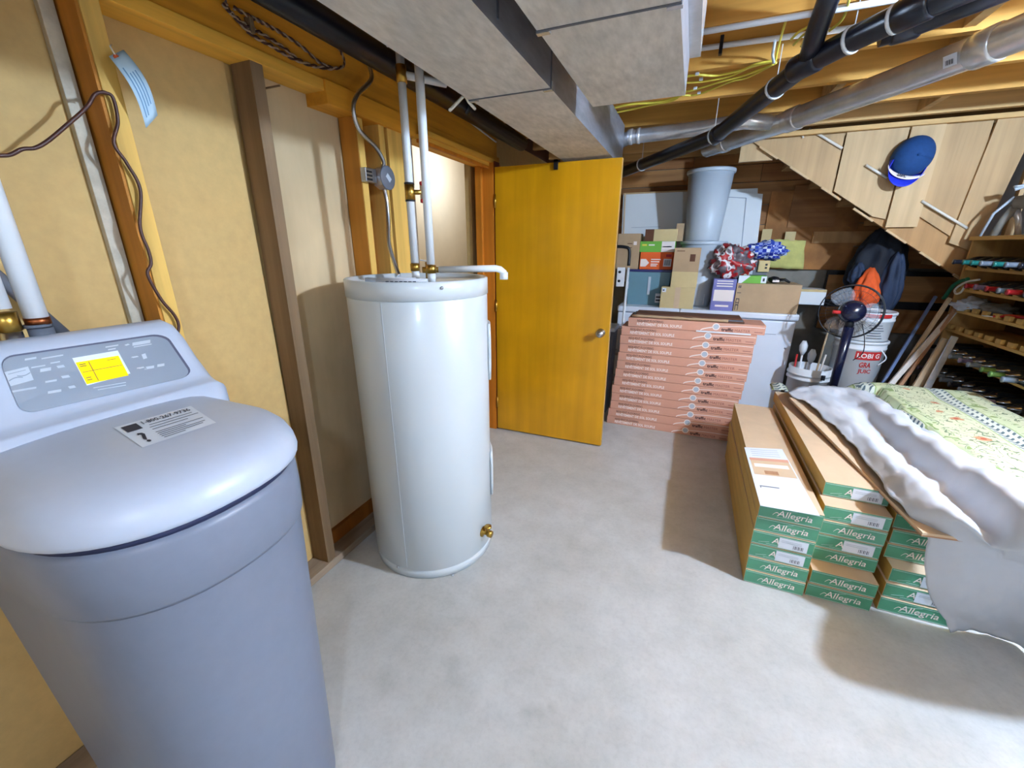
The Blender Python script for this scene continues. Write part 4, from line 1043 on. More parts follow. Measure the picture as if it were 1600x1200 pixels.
# white boards leaning behind
def leaner(name, label, cat, pts, Y0, Y1, th, m):
    """flat board leaning back: pts are photo corners BL BR TR TL, foot at Y0 and head at Y1"""
    q = [ony(*pts[0], Y0), ony(*pts[1], Y0), ony(*pts[2], Y1), ony(*pts[3], Y1)]
    g = G().hexa(q, [v + Vector((0, th, 0)) for v in q]); t = thing(name, label, cat, q[0]); return t, g, q
t, g, q = leaner('leaning_board', 'white framed panel leaning on the back wall left of the bins', 'panel', [(968, 440), (1096, 440), (1096, 297), (974, 303)], 4.66, 4.80, .02, 'board_w')
g.out('sheet', 'board_w', t); G().bar(q[3], q[2], .012, .014).out('edge_trim', 'stair2', t)
G().bar(q[0] + Vector((.02, -.004, 0)), q[3] + Vector((.02, -.004, 0)), .014, .008).out('edge_strip', 'kraft', t)
G().bar(q[0].lerp(q[1], .05).lerp(q[3].lerp(q[2], .05), .62) + Vector((.06, -.002, 0)), q[0].lerp(q[1], .5).lerp(q[3].lerp(q[2], .5), .62) + Vector((0, -.002, 0)), .003, .003).out('pencil_line', 'freezer_d', t)
t, g, q = leaner('leaning_board', 'white panel with moulded border leaning behind the upper bin, right side', 'panel', [(1100, 440), (1178, 430), (1192, 303), (1110, 298)], 4.62, 4.78, .02, 'board_w')
g.out('sheet', 'board_w', t)
for (a_, b2_) in ((.70, .70),):
    G().bar(q[0].lerp(q[1], a_) + Vector((0, -.004, 0)), q[3].lerp(q[2], a_).lerp(q[0].lerp(q[1], a_), .06) + Vector((0, -.004, 0)), .006, .006).out('moulding', 'freezer_d', t)
G().bar(q[3].lerp(q[0], .06) + Vector((0, -.004, 0)), q[3].lerp(q[2], .70).lerp(q[0].lerp(q[1], .7), .06) + Vector((0, -.004, 0)), .006, .006).out('moulding', 'freezer_d', t)
t, g, q = leaner('leaning_board', 'thin white board standing furthest right behind the bins', 'panel', [(1150, 430), (1182, 430), (1184, 294), (1136, 296)], 4.72, 4.83, .016, 'board_w')
g.out('sheet', 'board_w', t)
# yellow insulation on the wall
ins = thing('insulation_batt', 'yellowish foam sheet taped to the back wall above the long carton', 'insulation', ony(1230, 418, 4.83))
rows = []
for j in range(9):
    rr = []
    for i in range(11):
        u = i / 10; v = j / 8; x = 1200 + (1258 - 1200) * u - 4 * v; y = 374 + (418 - 374) * v + 2 * u
        pp = ony(x, y, 4.83); rr.append(pp + Vector((0, -.012 * noise.noise(Vector((u * 4, v * 4, 2))), .006 * noise.noise(Vector((u * 6, v * 3, 9))))))
    rows.append(rr)
G().grid(rows, .022).out('sheet', 'insul', ins)
for (x0, y0, x1, y1) in ((1228, 362, 1241, 378), (1192, 358, 1203, 380)):
    pa, pb_ = ony(x0, y0, 4.81), ony(x1, y1, 4.81); G().box((pa.x, 4.81, pb_.z), (pb_.x, 4.815, pa.z)).out('tape', 'card_l', ins)
# step stool and bin between door and stack
st = thing('step_stool', 'white folding step stool with black grip standing between door and tote', 'step stool', (-.66, 3.98, 0))
xa = ony(974, 500, 3.98).x; xb = xa - .34
for x in (xa, xb): G().tube([(x, 3.90, 0), (x, 4.02, ony(974, 418, 4.02).z)], .012, 10).out('rail', 'pvc', st)
zg2 = ony(974, 415, 4.02).z; zg3 = ony(960, 386, 4.02).z
G().tube([(xa, 4.02, zg2), (xa - .005, 4.02, zg3 - .03), (xa - .05, 4.02, zg3), ((xa + xb) / 2, 4.02, zg3 + .004), (xb + .05, 4.02, zg3), (xb, 4.02, zg2)], .014, 10, spline=True).out('grip', 'black', st)
for z in (.25, .50, .75): G().box((xb, 3.86 + z * .1, z), (xa, 4.0 + z * .1, z + .03), .006).out('step', 'galv', st)
zz = ony(966, 430, 3.97).z; G().box((xa - .09, 3.955, zz - .10), (xa - .02, 3.97, zz + .07), .004).out('bracket', 'pvc', st)
for dz in (-.05, .03): G().lathe([(0, 0), (.012, 0), (.012, .005), (0, .005)], (xa - .065, 3.955, zz + dz), 12, rot).out('rivet', 'black', st)
t = thing('grey_bin', 'grey plastic crate low down behind the open door edge', 'crate', (-.80, 3.75, 0))
xg = ony(962, 500, 3.70).x
G().hexa([(xg - .36, 3.66, 0), (xg - .02, 3.66, 0), (xg - .02, 3.86, 0), (xg - .36, 3.86, 0)], [(xg - .38, 3.65, .78), (xg, 3.65, .78), (xg, 3.88, .78), (xg - .38, 3.88, .78)]).out('body', 'grey_dk', t)
G().box((xg - .39, 3.64, .775), (xg + .01, 3.89, .81), .006).out('lid', 'can', t)

# ---------------------------------------------------------------- stack of flooring cartons (pink-brown)
CL, CH, CD = .97, .0722, .26
def pink_carton():
    t = thing('flooring_carton', '', 'carton', (0, 0, 0), group='stack of pink-brown flooring cartons')
    body = G().box((0, 0, .0008), (CL, CD, CH - .0008), .002).out('body', 'pink', t, True)
    Fo = lambda u, v, o=.0012: (u * CL, -o, v * CH)
    lettering('RESILIENT FLOORING', CH * .36, 'print_b', Fo(.07, .58), (1, 0, 0), (0, 0, 1), t, 0, .80, .0, True)
    lettering('REVÊTEMENT DE SOL SOUPLE', CH * .42, 'print_w', Fo(.07, .20), (1, 0, 0), (0, 0, 1), t, 0, .84, .0008, True)
    lettering('traffic', CH * .48, 'print_b', Fo(.705, .17), (1, 0, 0), (0, 0, 1), t, 0, 1.0, .0010, True)
    lettering('MASTER', CH * .40, 'print_m', Fo(.795, .17), (1, 0, 0), (0, 0, 1), t, 0, 1.0, 0, True)
    for (a_, b2_, c_, d_) in ((.93, .985, .22, .29),):
        quad(G(), (0, -.0012, 0), (CL, 0, 0), (0, 0, CH), a_, b2_, c_, d_).out('print_line', 'print_m', t, True)
    g = G(); cx_, cz_ = .665 * CL, .58 * CH
    N = 20
    g.add([(cx_ + CH * r_ * math.cos(2 * PI * i / N), -.0016, cz_ + CH * r_ * math.sin(2 * PI * i / N)) for r_ in (.36, .27) for i in range(N)], [(i, (i + 1) % N, N + (i + 1) % N, N + i) for i in range(N)])
    g.out('logo_ring', 'print_w', t, True)
    g = G(); g.add([(cx_ + CH * .26 * math.cos(2 * PI * i / N), -.0013, cz_ + CH * .26 * math.sin(2 * PI * i / N)) for i in range(N)], [tuple(range(N))]); g.out('logo_disc', 'silver_print', t, True)
    g = G(); up = []; dn = []
    for i in range(9):
        s = i / 8; x = cx_ - CH * (1.45 - 1.1 * s); z = CH * (.12 + .38 * s ** .6); w2 = CH * .055
        up.append((x, -.0015, z + w2)); dn.append((x, -.0015, z - w2))
    g.grid([dn, up]); g.out('swoosh', 'print_w', t, True)
    g = G(); up = []; dn = []
    for i in range(11):
        s = i / 10; x = cx_ + CH * .34 + s * (CL * .995 - cx_ - CH * .34); z = CH * (.62 + .22 * math.sin(s * PI * .55) * (1 - .5 * s)); w2 = CH * .028
        up.append((x, -.0015, z + w2)); dn.append((x, -.0015, z - w2))
    g.grid([dn, up]); g.out('swoosh', 'print_w', t, True)
    for k in range(2):
        quad(G(), (.012 + k * .02, -.0011, CH * .3), (.028, 0, -.02), (0, 0, 1), 0, 1, 0, .0012).out('tape_crease', 'kraft', t, True)
    return t
pc = pink_carton(); X0b, X0t = -.513, -.448
for i in range(13):
    o = pc if i == 0 else dup(pc)
    s = i / 12; x = X0b + (X0t - X0b) * s + rnd.uniform(-.006, .006)
    if i == 12: x += .035
    o.location = (x, 3.43 + rnd.uniform(-.004, .004), i * (CH + .0006)); o.rotation_euler = (0, 0, rnd.uniform(-.006, .006))
    o['label'] = ('pink-brown flooring carton, %s in the stack beside the door' % ('lowest' if i == 0 else 'topmost' if i == 12 else ORD[i] + ' from the floor'))
zt_ = 13 * (CH + .0006)
t = thing('plank_bundle', 'open bundle of dark flooring planks in torn film on top of the pink cartons', 'planks', (-.40, 3.46, zt_))
for k in range(3):
    G().box((-.40 + k * .02, 3.45 + k * .006, zt_ + k * .011), (.42 - k * .01, 3.66, zt_ + k * .011 + .0105), .002).out('plank', ('card_dk', 'grey_dk', 'card_dk')[k], t)
G().grid([[Vector((-.39 + .7 * i / 12, 3.444 - .006 * (j % 2), zt_ + .004 + .02 * j / 3 + .005 * noise.noise(Vector((i * .9, j, 4))))) for i in range(13)] for j in range(4)], .0008).out('film', 'card', t)
t = tag(G().box((.10, 3.415, zt_ - CH - .004), (.47, 3.429, zt_ - CH + .006), .002).out('paper_slip', 'label_w'), 'white paper slip sticking out below the topmost pink-brown carton', 'paper')
# ---------------------------------------------------------------- green-ended flooring cartons
GW, GL, GH = .236, 1.31, .0702
def green_carton(kind):
    t = thing('laminate_carton', '', 'carton', (0, 0, 0), group='green-ended flooring cartons')
    body = G().box((0, 0, .0006), (GW, GL, GH - .0006), .0015).out('body', 'kraft', t, True)
    body.data.materials.append(M['kraft_y'])
    for p in body.data.polygons:
        if abs(p.normal.x) > .9: p.material_index = 1
    G().box((.0015, -.0012, .003), (GW - .0015, .0, GH - .003)).out('end_panel', 'green', t, True)
    for z in (.005, GH - .009):
        quad(G(), (0, -.0018, z), (GW, 0, 0), (0, 0, 1), .02, .98, 0, .0022).out('border_line', 'film', t, True)
    if kind == 'name':
        lettering('Allegria', GH * .60, 'print_w', (GW * .30, -.002, GH * .32), (1, 0, 0), (0, 0, 1), t, .15, 1.0, .0003, True)
        g = G(); up = []; dn = []
        for i in range(8):
            s = i / 7; x = GW * (.23 + .10 * s); z = GH * (.34 + .22 * math.sin(s * 2.6)); up.append((x, -.002, z + .0016)); dn.append((x, -.002, z - .0016))
        g.grid([dn, up]).out('flourish', 'print_w', t, True)
    else:
        lettering('A', GH * .60, 'print_w', (GW * .33, -.002, GH * .32), (1, 0, 0), (0, 0, 1), t, .15, 1.0, .0003, True)
        s_ = quad(G(), (0, -.003, 0), (GW, 0, 0), (0, 0, GH), .44, .90, .12, .86).out('sticker', 'label_w', t, True)
        for k in range(7):
            quad(G(), (0, -.0036, 0), (GW, 0, 0), (0, 0, GH), .68 + k * .024, .68 + k * .024 + (.014 if k % 2 else .008), .22, .46).out('bar', 'grey_dk', s_, True)
        for k in range(2):
            quad(G(), (0, -.0036, 0), (GW, 0, 0), (0, 0, GH), .48, .80, .66 - k * .10, .69 - k * .10).out('print_line', 'silver_print', s_, True)
    for k in range(3):
        x = rnd.uniform(.02, .6) * GW; dx = rnd.uniform(.15, .35) * GW; z = rnd.uniform(.2, .7) * GH; dz = rnd.uniform(-.25, .25) * GH
        G().bar((x, -.0026, z), (x + dx, -.0026, z + dz), .0008, .0011).out('film_crease', 'film', t, True)
    return t
gn = green_carton('name'); gs = green_carton('sticker'); usedn = usedg = False
cols = [('left', .409, [('n', 1.838, 0), ('n', 1.842, .0), ('s', 1.846, -.002), ('s', 1.846, -.002), ('n', 1.85, .0), ('n', 1.846, .001)]),
        ('middle', .655, [('n', 1.852, .0), ('n', 1.855, .004), ('n', 1.93, .010), ('s', 1.93, .008), ('n', 1.93, .010), ('s', 1.935, .012), ('s', 2.02, .020)]),
        ('right', .925, [('n', 1.882, .0), ('s', 1.888, .004), ('s', 1.90, .012), ('n', 1.965, .002), ('n', 1.97, .006), ('n', 1.98, .004)])]
first = {'n': gn, 's': gs}; seen = set()
for cname, x0, items in cols:
    for i, (kd, y, dx) in enumerate(items):
        src = first[kd]
        o = src if kd not in seen else dup(src); seen.add(kd)
        o.location = (x0 + dx, y, i * (GH + .0005)); o.rotation_euler = (0, 0, rnd.uniform(-.003, .003))
        pos = 'lowest' if i == 0 else 'topmost' if i == len(items) - 1 else ORD[i] + ' from the floor'
        o['label'] = 'green-ended flooring carton%s, %s in the %s column' % (' with white sticker' if kd == 's' else '', pos, cname)
zc1 = 6 * (GH + .0005); zc2 = 7 * (GH + .0005); zc3 = zc1
# cream carton under the paper
t = thing('cream_carton', 'cream carton half hidden under the white sheet at the right edge', 'carton', (1.45, 2.4, 0))
G().box((1.185, 1.935, 0), (1.70, 3.1, .44), .004).out('body', 'card_l', t)
for k in range(3): G().box((1.20 + k * .16, 1.931, .012), (1.33 + k * .16, 1.935, .03)).out('print_block', 'label_w', t)
# printed sheet on the left column
sh = thing('sample_sheet', 'glossy printed sheet lying on the left column of green cartons', 'sheet', (.53, 2.1, zc1))
zz = zc1 + .0012
sq = [onz(1188, 790, zz), onz(1281, 806, zz), onz(1222, 702, zz), onz(1163, 699, zz)]
G().hexa([p - Vector((0, 0, .001)) for p in sq], [p + Vector((0, 0, .001)) for p in sq]).out('paper', 'label_w', sh)
def onsheet(u, v, o=.0016): return (sq[0] * (1 - u) + sq[1] * u) * (1 - v) + (sq[3] * (1 - u) + sq[2] * u) * v + Vector((0, 0, o))
def sdec(name, m, u0, u1, v0, v1, o=.0016): G().add([onsheet(u0, v0, o), onsheet(u1, v0, o), onsheet(u1, v1, o), onsheet(u0, v1, o)], [(0, 1, 2, 3)]).out(name, m, sh)
sdec('picture', 'kraft', .06, .97, .48, .74); sdec('picture_band', 'pink', .05, .98, .74, .79); sdec('picture_detail', 'plank_brown', .3, .6, .50, .56, .002)
sdec('picture_detail', 'print_w', .12, .9, .62, .68, .002); sdec('slot', 'grey_dk', .10, .48, .265, .30, .002); sdec('slot', 'label_w', .12, .48, .262, .285, .0024)
for k in range(4): sdec('print_line', 'silver_print', .14, .84, .95 - k * .04, .96 - k * .04)
# loose planks on the middle column and one leaning by the sheet
for i, (dx, y0, y1, lab) in enumerate(((.0, 2.06, 2.62, 'short brown flooring plank on the middle carton column, front one'), (-.014, 2.45, 2.95, 'short brown flooring plank on the middle carton column, second one'), (-.03, 2.85, 3.28, 'short brown flooring plank on the middle carton column, rearmost'))):
    z = zc2 + .0005; tag(G().box((.868 + dx, y0, z), (.930, y1, z + .008), .001).out('flooring_plank', 'plank_brown'), lab, 'plank', 'loose planks on the cartons')
fp0, fp1 = onz(1233, 622, .540), onz(1441, 834, .487)
dirp = (fp1 - fp0).normalized(); sd = Vector((-dirp.y, dirp.x, 0)).normalized()
if sd.x < 0: sd = -sd
t = thing('flooring_plank', 'long pale flooring plank lying along the edge of the white sheet', 'plank', fp1)
for k, (m, th, zo) in enumerate((('kraft', .010, 0), ('plank_brown', .006, -.008))):
    q = [fp0 + Vector((0, 0, zo - th / 2)), fp1 + Vector((0, 0, zo - th / 2)), fp1 + sd * .19 + Vector((0, 0, zo - th / 2 - .0)), fp0 + sd * .19 + Vector((0, 0, zo - th / 2))]
    G().hexa(q, [p + Vector((0, 0, th)) for p in q]).out('board' if k == 0 else 'backing', m, t)

# ---------------------------------------------------------------- white sheet and flowered cloth
RW = [  # back to front; each: left edge, crest, valley, crest, right edge, beyond (pixel x, y, height)
    [(1230, 613, .553), (1262, 604, .575), (1300, 605, .57), (1332, 609, .585), (1352, 613, .59), (1372, 618, .585)],
    [(1274, 644, .545), (1302, 634, .58), (1330, 634, .555), (1362, 632, .605), (1392, 640, .61), (1412, 652, .60)],
    [(1318, 682, .540), (1352, 676, .58), (1384, 690, .525), (1412, 670, .62), (1448, 678, .625), (1470, 692, .61)],
    [(1357, 728, .532), (1402, 728, .585), (1432, 738, .522), (1474, 712, .635), (1515, 716, .64), (1540, 730, .625)],
    [(1392, 776, .518), (1452, 772, .585), (1484, 782, .525), (1535, 752, .645), (1580, 755, .655), (1612, 772, .64)],
    [(1420, 806, .498), (1490, 808, .575), (1530, 824, .515), (1592, 790, .66), (1645, 795, .69), (1690, 812, .68)],
    [(1445, 832, .455), (1520, 842, .525), (1562, 866, .49), (1640, 838, .67), (1720, 845, .74), (1800, 860, .74)]]
rows = [[onz(*p) for p in r] for r in RW]
# front fall to the floor
fr = []
rows.append([Vector((.985, 1.835, .33)), Vector((1.115, 1.800, .40)), Vector((1.225, 1.79, .41)), Vector((1.325, 1.66, .53)), Vector((1.45, 1.57, .63)), Vector((1.66, 1.54, .66))])
rows.append([Vector((1.02, 1.838, .20)), Vector((1.14, 1.82, .20)), Vector((1.26, 1.81, .21)), Vector((1.37, 1.70, .36)), Vector((1.50, 1.64, .38)), Vector((1.70, 1.60, .38))])
rows.append([onz(1477, 978, .018), onz(1530, 992, .012), onz(1585, 1003, .012), Vector((1.40, 1.80, .01)), Vector((1.54, 1.76, .01)), Vector((1.74, 1.72, .01))])
def dense(rows, nu, nv):
    a = [catmull(r, nu) for r in rows]; cols_ = [catmull([r[j] for r in a], nv) for j in range(len(a[0]))]
    return [[cols_[j][i] for j in range(len(cols_))] for i in range(len(cols_[0]))]
D = dense(rows, 14, 12)
for i, r in enumerate(D):
    for j, p in enumerate(r):
        edge = min(j, len(r) - 1 - j) / 4.0
        p.z += .012 * noise.noise(p * 8) + .016 * (abs(noise.noise(Vector((p.x * 7, p.y * 4.5, 3)))) - .2) + .007 * abs(noise.noise(Vector((p.x * 19, p.y * 13, 3))))
        p.x += .006 * noise.noise(Vector((p.y * 14, p.z * 10, 1)))
        def facet(q_, sc):
            d_, pts_ = noise.voronoi(q_ * sc); return (d_[1] - d_[0])
        c1_ = facet(Vector((p.x, p.y, p.z)), 5.0); c2_ = facet(Vector((p.x, p.y, p.z + 3)), 12.0)
        p.z += (.030 * min(c1_, .5) + .014 * min(c2_, .5)) * (1 if p.z > .06 else 0)
        if p.z < .45: p.y -= (.035 * min(c1_, .5) + .014 * min(c2_, .5)) - .02 * math.sin(p.x * 16) * min(1, (.45 - p.z) * 4)
        if j == 0: q_ = .022 * noise.noise(Vector((p.y * 8, 0, 7))) * (1 if p.z > .3 else .3); p.x += q_
        p.z = max(p.z, .006)
PG = G().grid(D, .0015)
ws = tag(PG.out('paper_sheet', 'paper'), 'large crumpled white sheet draped over the cartons at the right', 'sheet')
# flowered cloth
def cz(x, y):
    t_ = max(0, min(1, (x - .92) / .24)); t_ = t_ * t_ * (3 - 2 * t_)
    z = .475 + t_ * .16 + .006 * noise.noise(Vector((x * 5, y * 3, 0))) + .008 * noise.noise(Vector((x * 9, y * 6, 5)))
    if x < .92: z = .475 + .03 * max(0, (.92 - x)) 
    return z
def cloth_pt(u, v):   # u across 0..1, v back 0 .. front 1; overhang beyond the far and right edges
    x = 1.03 + u * .97; y = 3.62 - v * 1.67; z = None
    xr_, yb = 1.715, 3.30
    dx = max(0, x - xr_); dy = max(0, y - yb)
    px, py = min(x, xr_ + .03 * (1 - math.exp(-dx * 20))), min(y, yb + .03 * (1 - math.exp(-dy * 20)))
    z = cz(px, py) - max(dx, dy) * 1.0 + .01 * math.sin(y * 18) * min(1, dx * 8)
    if dx or dy:
        px += .012 * math.sin(y * 22) * min(1, dx * 6); py += .012 * math.sin(x * 22) * min(1, dy * 6)
    return Vector((px, py, z)), (x, y)
nu, nv = 56, 84
pb_ = BVHTree.FromPolygons([Vector(v) for v in PG.v], PG.f)
gr = [[cloth_pt(i / nu, j / nv) for i in range(nu + 1)] for j in range(nv + 1)]
for r in gr:
    for p, _ in r:
        h = pb_.ray_cast(Vector((p.x, p.y, -.2)), Vector((0, 0, 1)))
        if h[0] is not None and p.z > h[0].z - .022: p.z = h[0].z - .022
gc = G().grid([[p for p, _ in r] for r in gr], .003)
cl = gc.out('flowered_cloth', 'floral')
uvl = cl.data.uv_layers.new(name='UVMap'); flat = [w_ for r in gr for _, w_ in r]; flat = flat + flat
for lp_ in cl.data.loops: uvl.data[lp_.index].uv = flat[lp_.vertex_index]
tag(cl, 'pale green cloth printed with flowers and chevrons spread behind the white sheet', 'cloth')
# folded corner of the same cloth at the far left of the pile
cc = onz(1222, 607, .52)
rows = [[Vector((cc.x - .06 + .10 * i / 6, cc.y + .10 - .12 * j / 5 + .01 * math.sin(i * 2), .497 + .035 * math.sin(PI * (i + 1) / 8) * (1 - .1 * j))) for i in range(7)] for j in range(6)]
g = G().grid(rows, .004); o = g.out('cloth_bundle', 'floral'); uv = o.data.uv_layers.new(name='UVMap')
for lp_ in o.data.loops: q_ = o.data.vertices[lp_.vertex_index].co; uv.data[lp_.index].uv = (q_.x + .08, q_.y)
tag(o, 'bunched corner of flowered cloth poking out at the far left of the white sheet', 'cloth')

# ---------------------------------------------------------------- wine rack and bottles
RXF, RY0, RY1 = 1.80, 2.55, 4.03
SZ = [.25, .42, .585, .75, .92, 1.06, 1.205, 1.35]
rk = thing('wine_rack', 'tall wooden wine rack with notched shelves against the right wall', 'wine rack', (1.97, 3.3, 0))
G().box((RXF - .005, RY1, 0), (2.13, RY1 + .018, 1.53)).out('side_panel', 'rack_end', rk)
G().box((RXF - .005, RY0 - .018, 0), (2.13, RY0, 1.53)).out('side_panel', 'rack_end', rk)
G().box((RXF - .02, RY0 - .03, 1.53), (2.13, RY1 + .03, 1.555), .003).out('top_board', 'rack', rk)
G().box((2.12, RY0, 0), (2.135, RY1, 1.53)).out('back_panel', 'card_dk', rk)
for z in SZ:
    sh_ = G().box((RXF, RY0, z - .018), (2.12, RY1, z), .001).out('shelf', 'rack', rk)
    y = RY1 - .012
    nb = G(); first_ = None
    while y > RY0 + .05:
        blk = G().box((RXF + .002, y - .05, z), (RXF + .024, y, z + .030), .003)
        if first_ is None:
            first_ = blk.out('notch_block', 'rack', sh_); fy = y
        else:
            c = first_.copy(); COL.objects.link(c); c.parent = sh_; c.location = (0, y - fy, 0)
        y -= .11
# bottles lie with the neck out
def bottle(m):
    t = thing('wine_bottle', '', 'bottle', (0, 0, 0), group='wine bottles in the rack')
    RB = Matrix.Rotation(PI / 2, 4, 'Y')   # local z -> +x
    G().lathe([(.0, .002), (.030, 0), (.0375, .006), (.0375, .175), (.034, .195), (.022, .222), (.0145, .240), (.0140, .262)], (0, 0, 0), 20, Matrix.Rotation(-PI / 2, 4, 'Y')).out('glass', 'glass_dk', t, True)
    G().lathe([(.0148, .238), (.0150, .262), (.0150, .292), (.0165, .293), (.0165, .300), (.0, .301)], (0, 0, 0), 16, Matrix.Rotation(-PI / 2, 4, 'Y')).out('capsule', m, t, True)
    return t
protos = {}
def put_bottle(m, x, y, z, label, tilt=0):
    if m not in protos: protos[m] = o = bottle(m)
    else: o = dup(protos[m])
    o.location = (x, y, z); o.rotation_euler = (0, tilt, 0); o['label'] = label
CN = {'foil_teal': 'teal', 'foil_red': 'red', 'foil_violet': 'lilac', 'foil_silver': 'silver', 'foil_green': 'green', 'foil_black': 'black'}
ROWS = {7: ('top rack row', ['foil_black', 'foil_teal', 'foil_teal', 'foil_silver', 'foil_teal', 'foil_silver', 'foil_black', 'foil_silver']),
        6: ('second rack row', [None, None, 'foil_red', 'foil_violet', 'foil_red', 'foil_silver', 'foil_red', 'foil_silver']),
        3: ('rack row below empty shelves', ['foil_black', 'foil_teal', 'foil_silver', 'foil_silver', 'foil_violet', 'foil_silver', 'foil_green', 'foil_green', 'foil_silver']),
        2: ('lowest rack row', ['foil_violet', 'foil_silver', 'foil_silver', 'foil_silver', 'foil_black', 'foil_silver', 'foil_silver', 'foil_violet', 'foil_silver'])}
for si, (rn, lst) in ROWS.items():
    for k, m in enumerate(lst):
        if m is None: continue
        y = RY1 - .012 - .05 - .03 - k * .11
        put_bottle(m, 1.985 + rnd.uniform(-.012, .012), y, SZ[si] + .0385, '%s-capped dark wine bottle, %s from the far end, %s' % (CN[m], ['first', 'second', 'third', 'fourth', 'fifth', 'sixth', 'seventh', 'eighth', 'ninth'][k], rn))
# white bag and red tape on the rack
p = onx(1492, 481, 1.82)
lump('plastic_bag', 'crumpled white plastic bag at the far end of an upper rack shelf', 'bag', (1.86, 3.93, 1.06 + .035), (.09, .10, .045), 'paper', 2.2, .5, 4, 1.2, 1.0605)
lump('grey_rag', 'grey rag lying on the rack shelf beside the white bag', 'rag', (1.92, 3.76, 1.06 + .03), (.09, .07, .04), 'cement', 5.2, .4, 3, 1.0, 1.0605)
t = thing('red_clippers', 'red-handled clippers lying on the upper empty rack shelf', 'clippers', (1.80, 3.5, 1.06))
for s in (-1, 1):
    G().tube([(1.80, 3.56, 1.072), (1.86, 3.50 + s * .03, 1.085), (1.94, 3.47 + s * .045, 1.078)], .007, 8, spline=True).out('handle', 'red' if s < 0 else 'rag_o', t)
    G().bar((1.80, 3.56, 1.070), (1.765, 3.59 + s * .008, 1.070), .012, .005).out('blade', 'steel', t)
t = thing('green_strap', 'green and white looped strap hanging on the far end of the rack', 'strap', (1.78, 4.0, 1.2))
s0 = [onx(x, y, 1.775) for x, y in ((1512, 436), (1500, 440), (1488, 448), (1478, 462), (1474, 466))]
G().tube(s0, .013, 8, spline=True).out('webbing', 'green_d', t)
s1 = [onx(x, y, 1.77) for x, y in ((1530, 437), (1512, 440), (1500, 446), (1492, 453), (1494, 459), (1502, 456), (1510, 443))]
G().tube(s1, .0065, 8, spline=True).out('loop', 'white_cable', t)
# things on top of the rack
ZR = 1.555
t = thing('hand_corker', 'grey metal bottle corking tool with white knobs on top of the rack', 'tool', (1.86, 3.86, ZR))
b0 = Vector((1.87, 3.87, ZR))
G().tube([b0 + Vector((-.05, .02, 0)), b0 + Vector((-.03, .01, .10)), b0 + Vector((.0, 0, .17))], [.020, .022, .026], 10).out('stand', 'cement', t)
G().tube([b0 + Vector((.05, -.02, 0)), b0 + Vector((.03, -.01, .10)), b0 + Vector((.0, 0, .17))], [.014, .016, .022], 10).out('stand', 'galv', t)
G().lathe([(0, -.04), (.04, -.035), (.05, 0), (.042, .035), (0, .045)], b0 + Vector((.02, -.02, .20)), 16).out('head', 'cement', t)
G().lathe([(0, -.035), (.035, -.025), (.045, 0), (.035, .028), (0, .035)], b0 + Vector((.04, -.05, .245)), 16).out('knob', 'pvc', t)
G().tube([b0 + Vector((-.03, .01, .28)), b0 + Vector((.02, -.01, .30)), b0 + Vector((.05, -.03, .285))], .014, 10, spline=True).out('lever', 'can', t)
G().lathe([(.012, 0), (.022, 0), (.022, .01), (.012, .01)], b0 + Vector((-.02, .0, .29)), 14).out('lever_ring', 'can', t)
G().tube([b0 + Vector((-.02, .0, .235)), b0 + Vector((-.07, .05, .14)), b0 + Vector((-.09, .07, .0))], .008, 8).out('arm', 'silver_print', t)
t = thing('wood_block', 'pale wooden board standing upright on top of the rack at the frame edge', 'board', (1.93, 3.55, ZR))
G().box((1.86, 3.48, ZR), (2.0, 3.62, ZR + .30), .004).out('board', 'rack_end', t)
G().box((1.855, 3.49, ZR + .05), (1.86, 3.61, ZR + .08)).out('batten', 'rack', t)

# ---------------------------------------------------------------- long sticks leaning by the rack
def stick(label, a, b_, Ya, Yb, wd, th, m):
    p = ony(*a, Ya); q = ony(*b_, Yb); d = (q - p); q = p + d * (p.z / (p.z - q.z))   # reach the floor
    return tag(G().bar(p, q, wd, th, (0, 1, 0)).out('stick', m), label, 'stick')
stick('slim blue-grey rod leaning under the stairs', (1462, 463), (1383, 592), 4.05, 3.80, .018, .014, 'stick_b')
stick('pale moulding strip leaning left of the rack, frontmost', (1492, 486), (1392, 600), 3.98, 3.70, .032, .014, 'stick_w')
stick('tan wooden strip leaning behind the pale moulding', (1484, 466), (1400, 592), 4.03, 3.78, .026, .014, 'stick_t')
stick('brown wooden batten leaning against the rack end', (1500, 472), (1408, 600), 4.0, 3.74, .022, .018, 'plank_brown')
stick('wide tan board leaning low against the rack', (1480, 530), (1436, 600), 3.72, 3.66, .055, .016, 'stick_t')
stick('grey metal-edged strip leaning low against the rack', (1492, 526), (1452, 600), 3.66, 3.60, .035, .014, 'galv')
t = thing('wire_crate', 'small dark slatted crate on the floor beside the leaning strips', 'crate', (1.62, 3.85, .3))
pc_ = ony(1425, 590, 3.9)
for k in range(5): G().box((pc_.x - .09 + k * .04, 3.88, 0), (pc_.x - .07 + k * .04, 3.895, pc_.z + .03)).out('slat', 'plate', t)
G().box((pc_.x - .10, 3.896, 0), (pc_.x + .12, 3.93, pc_.z + .02)).out('back', 'black', t)

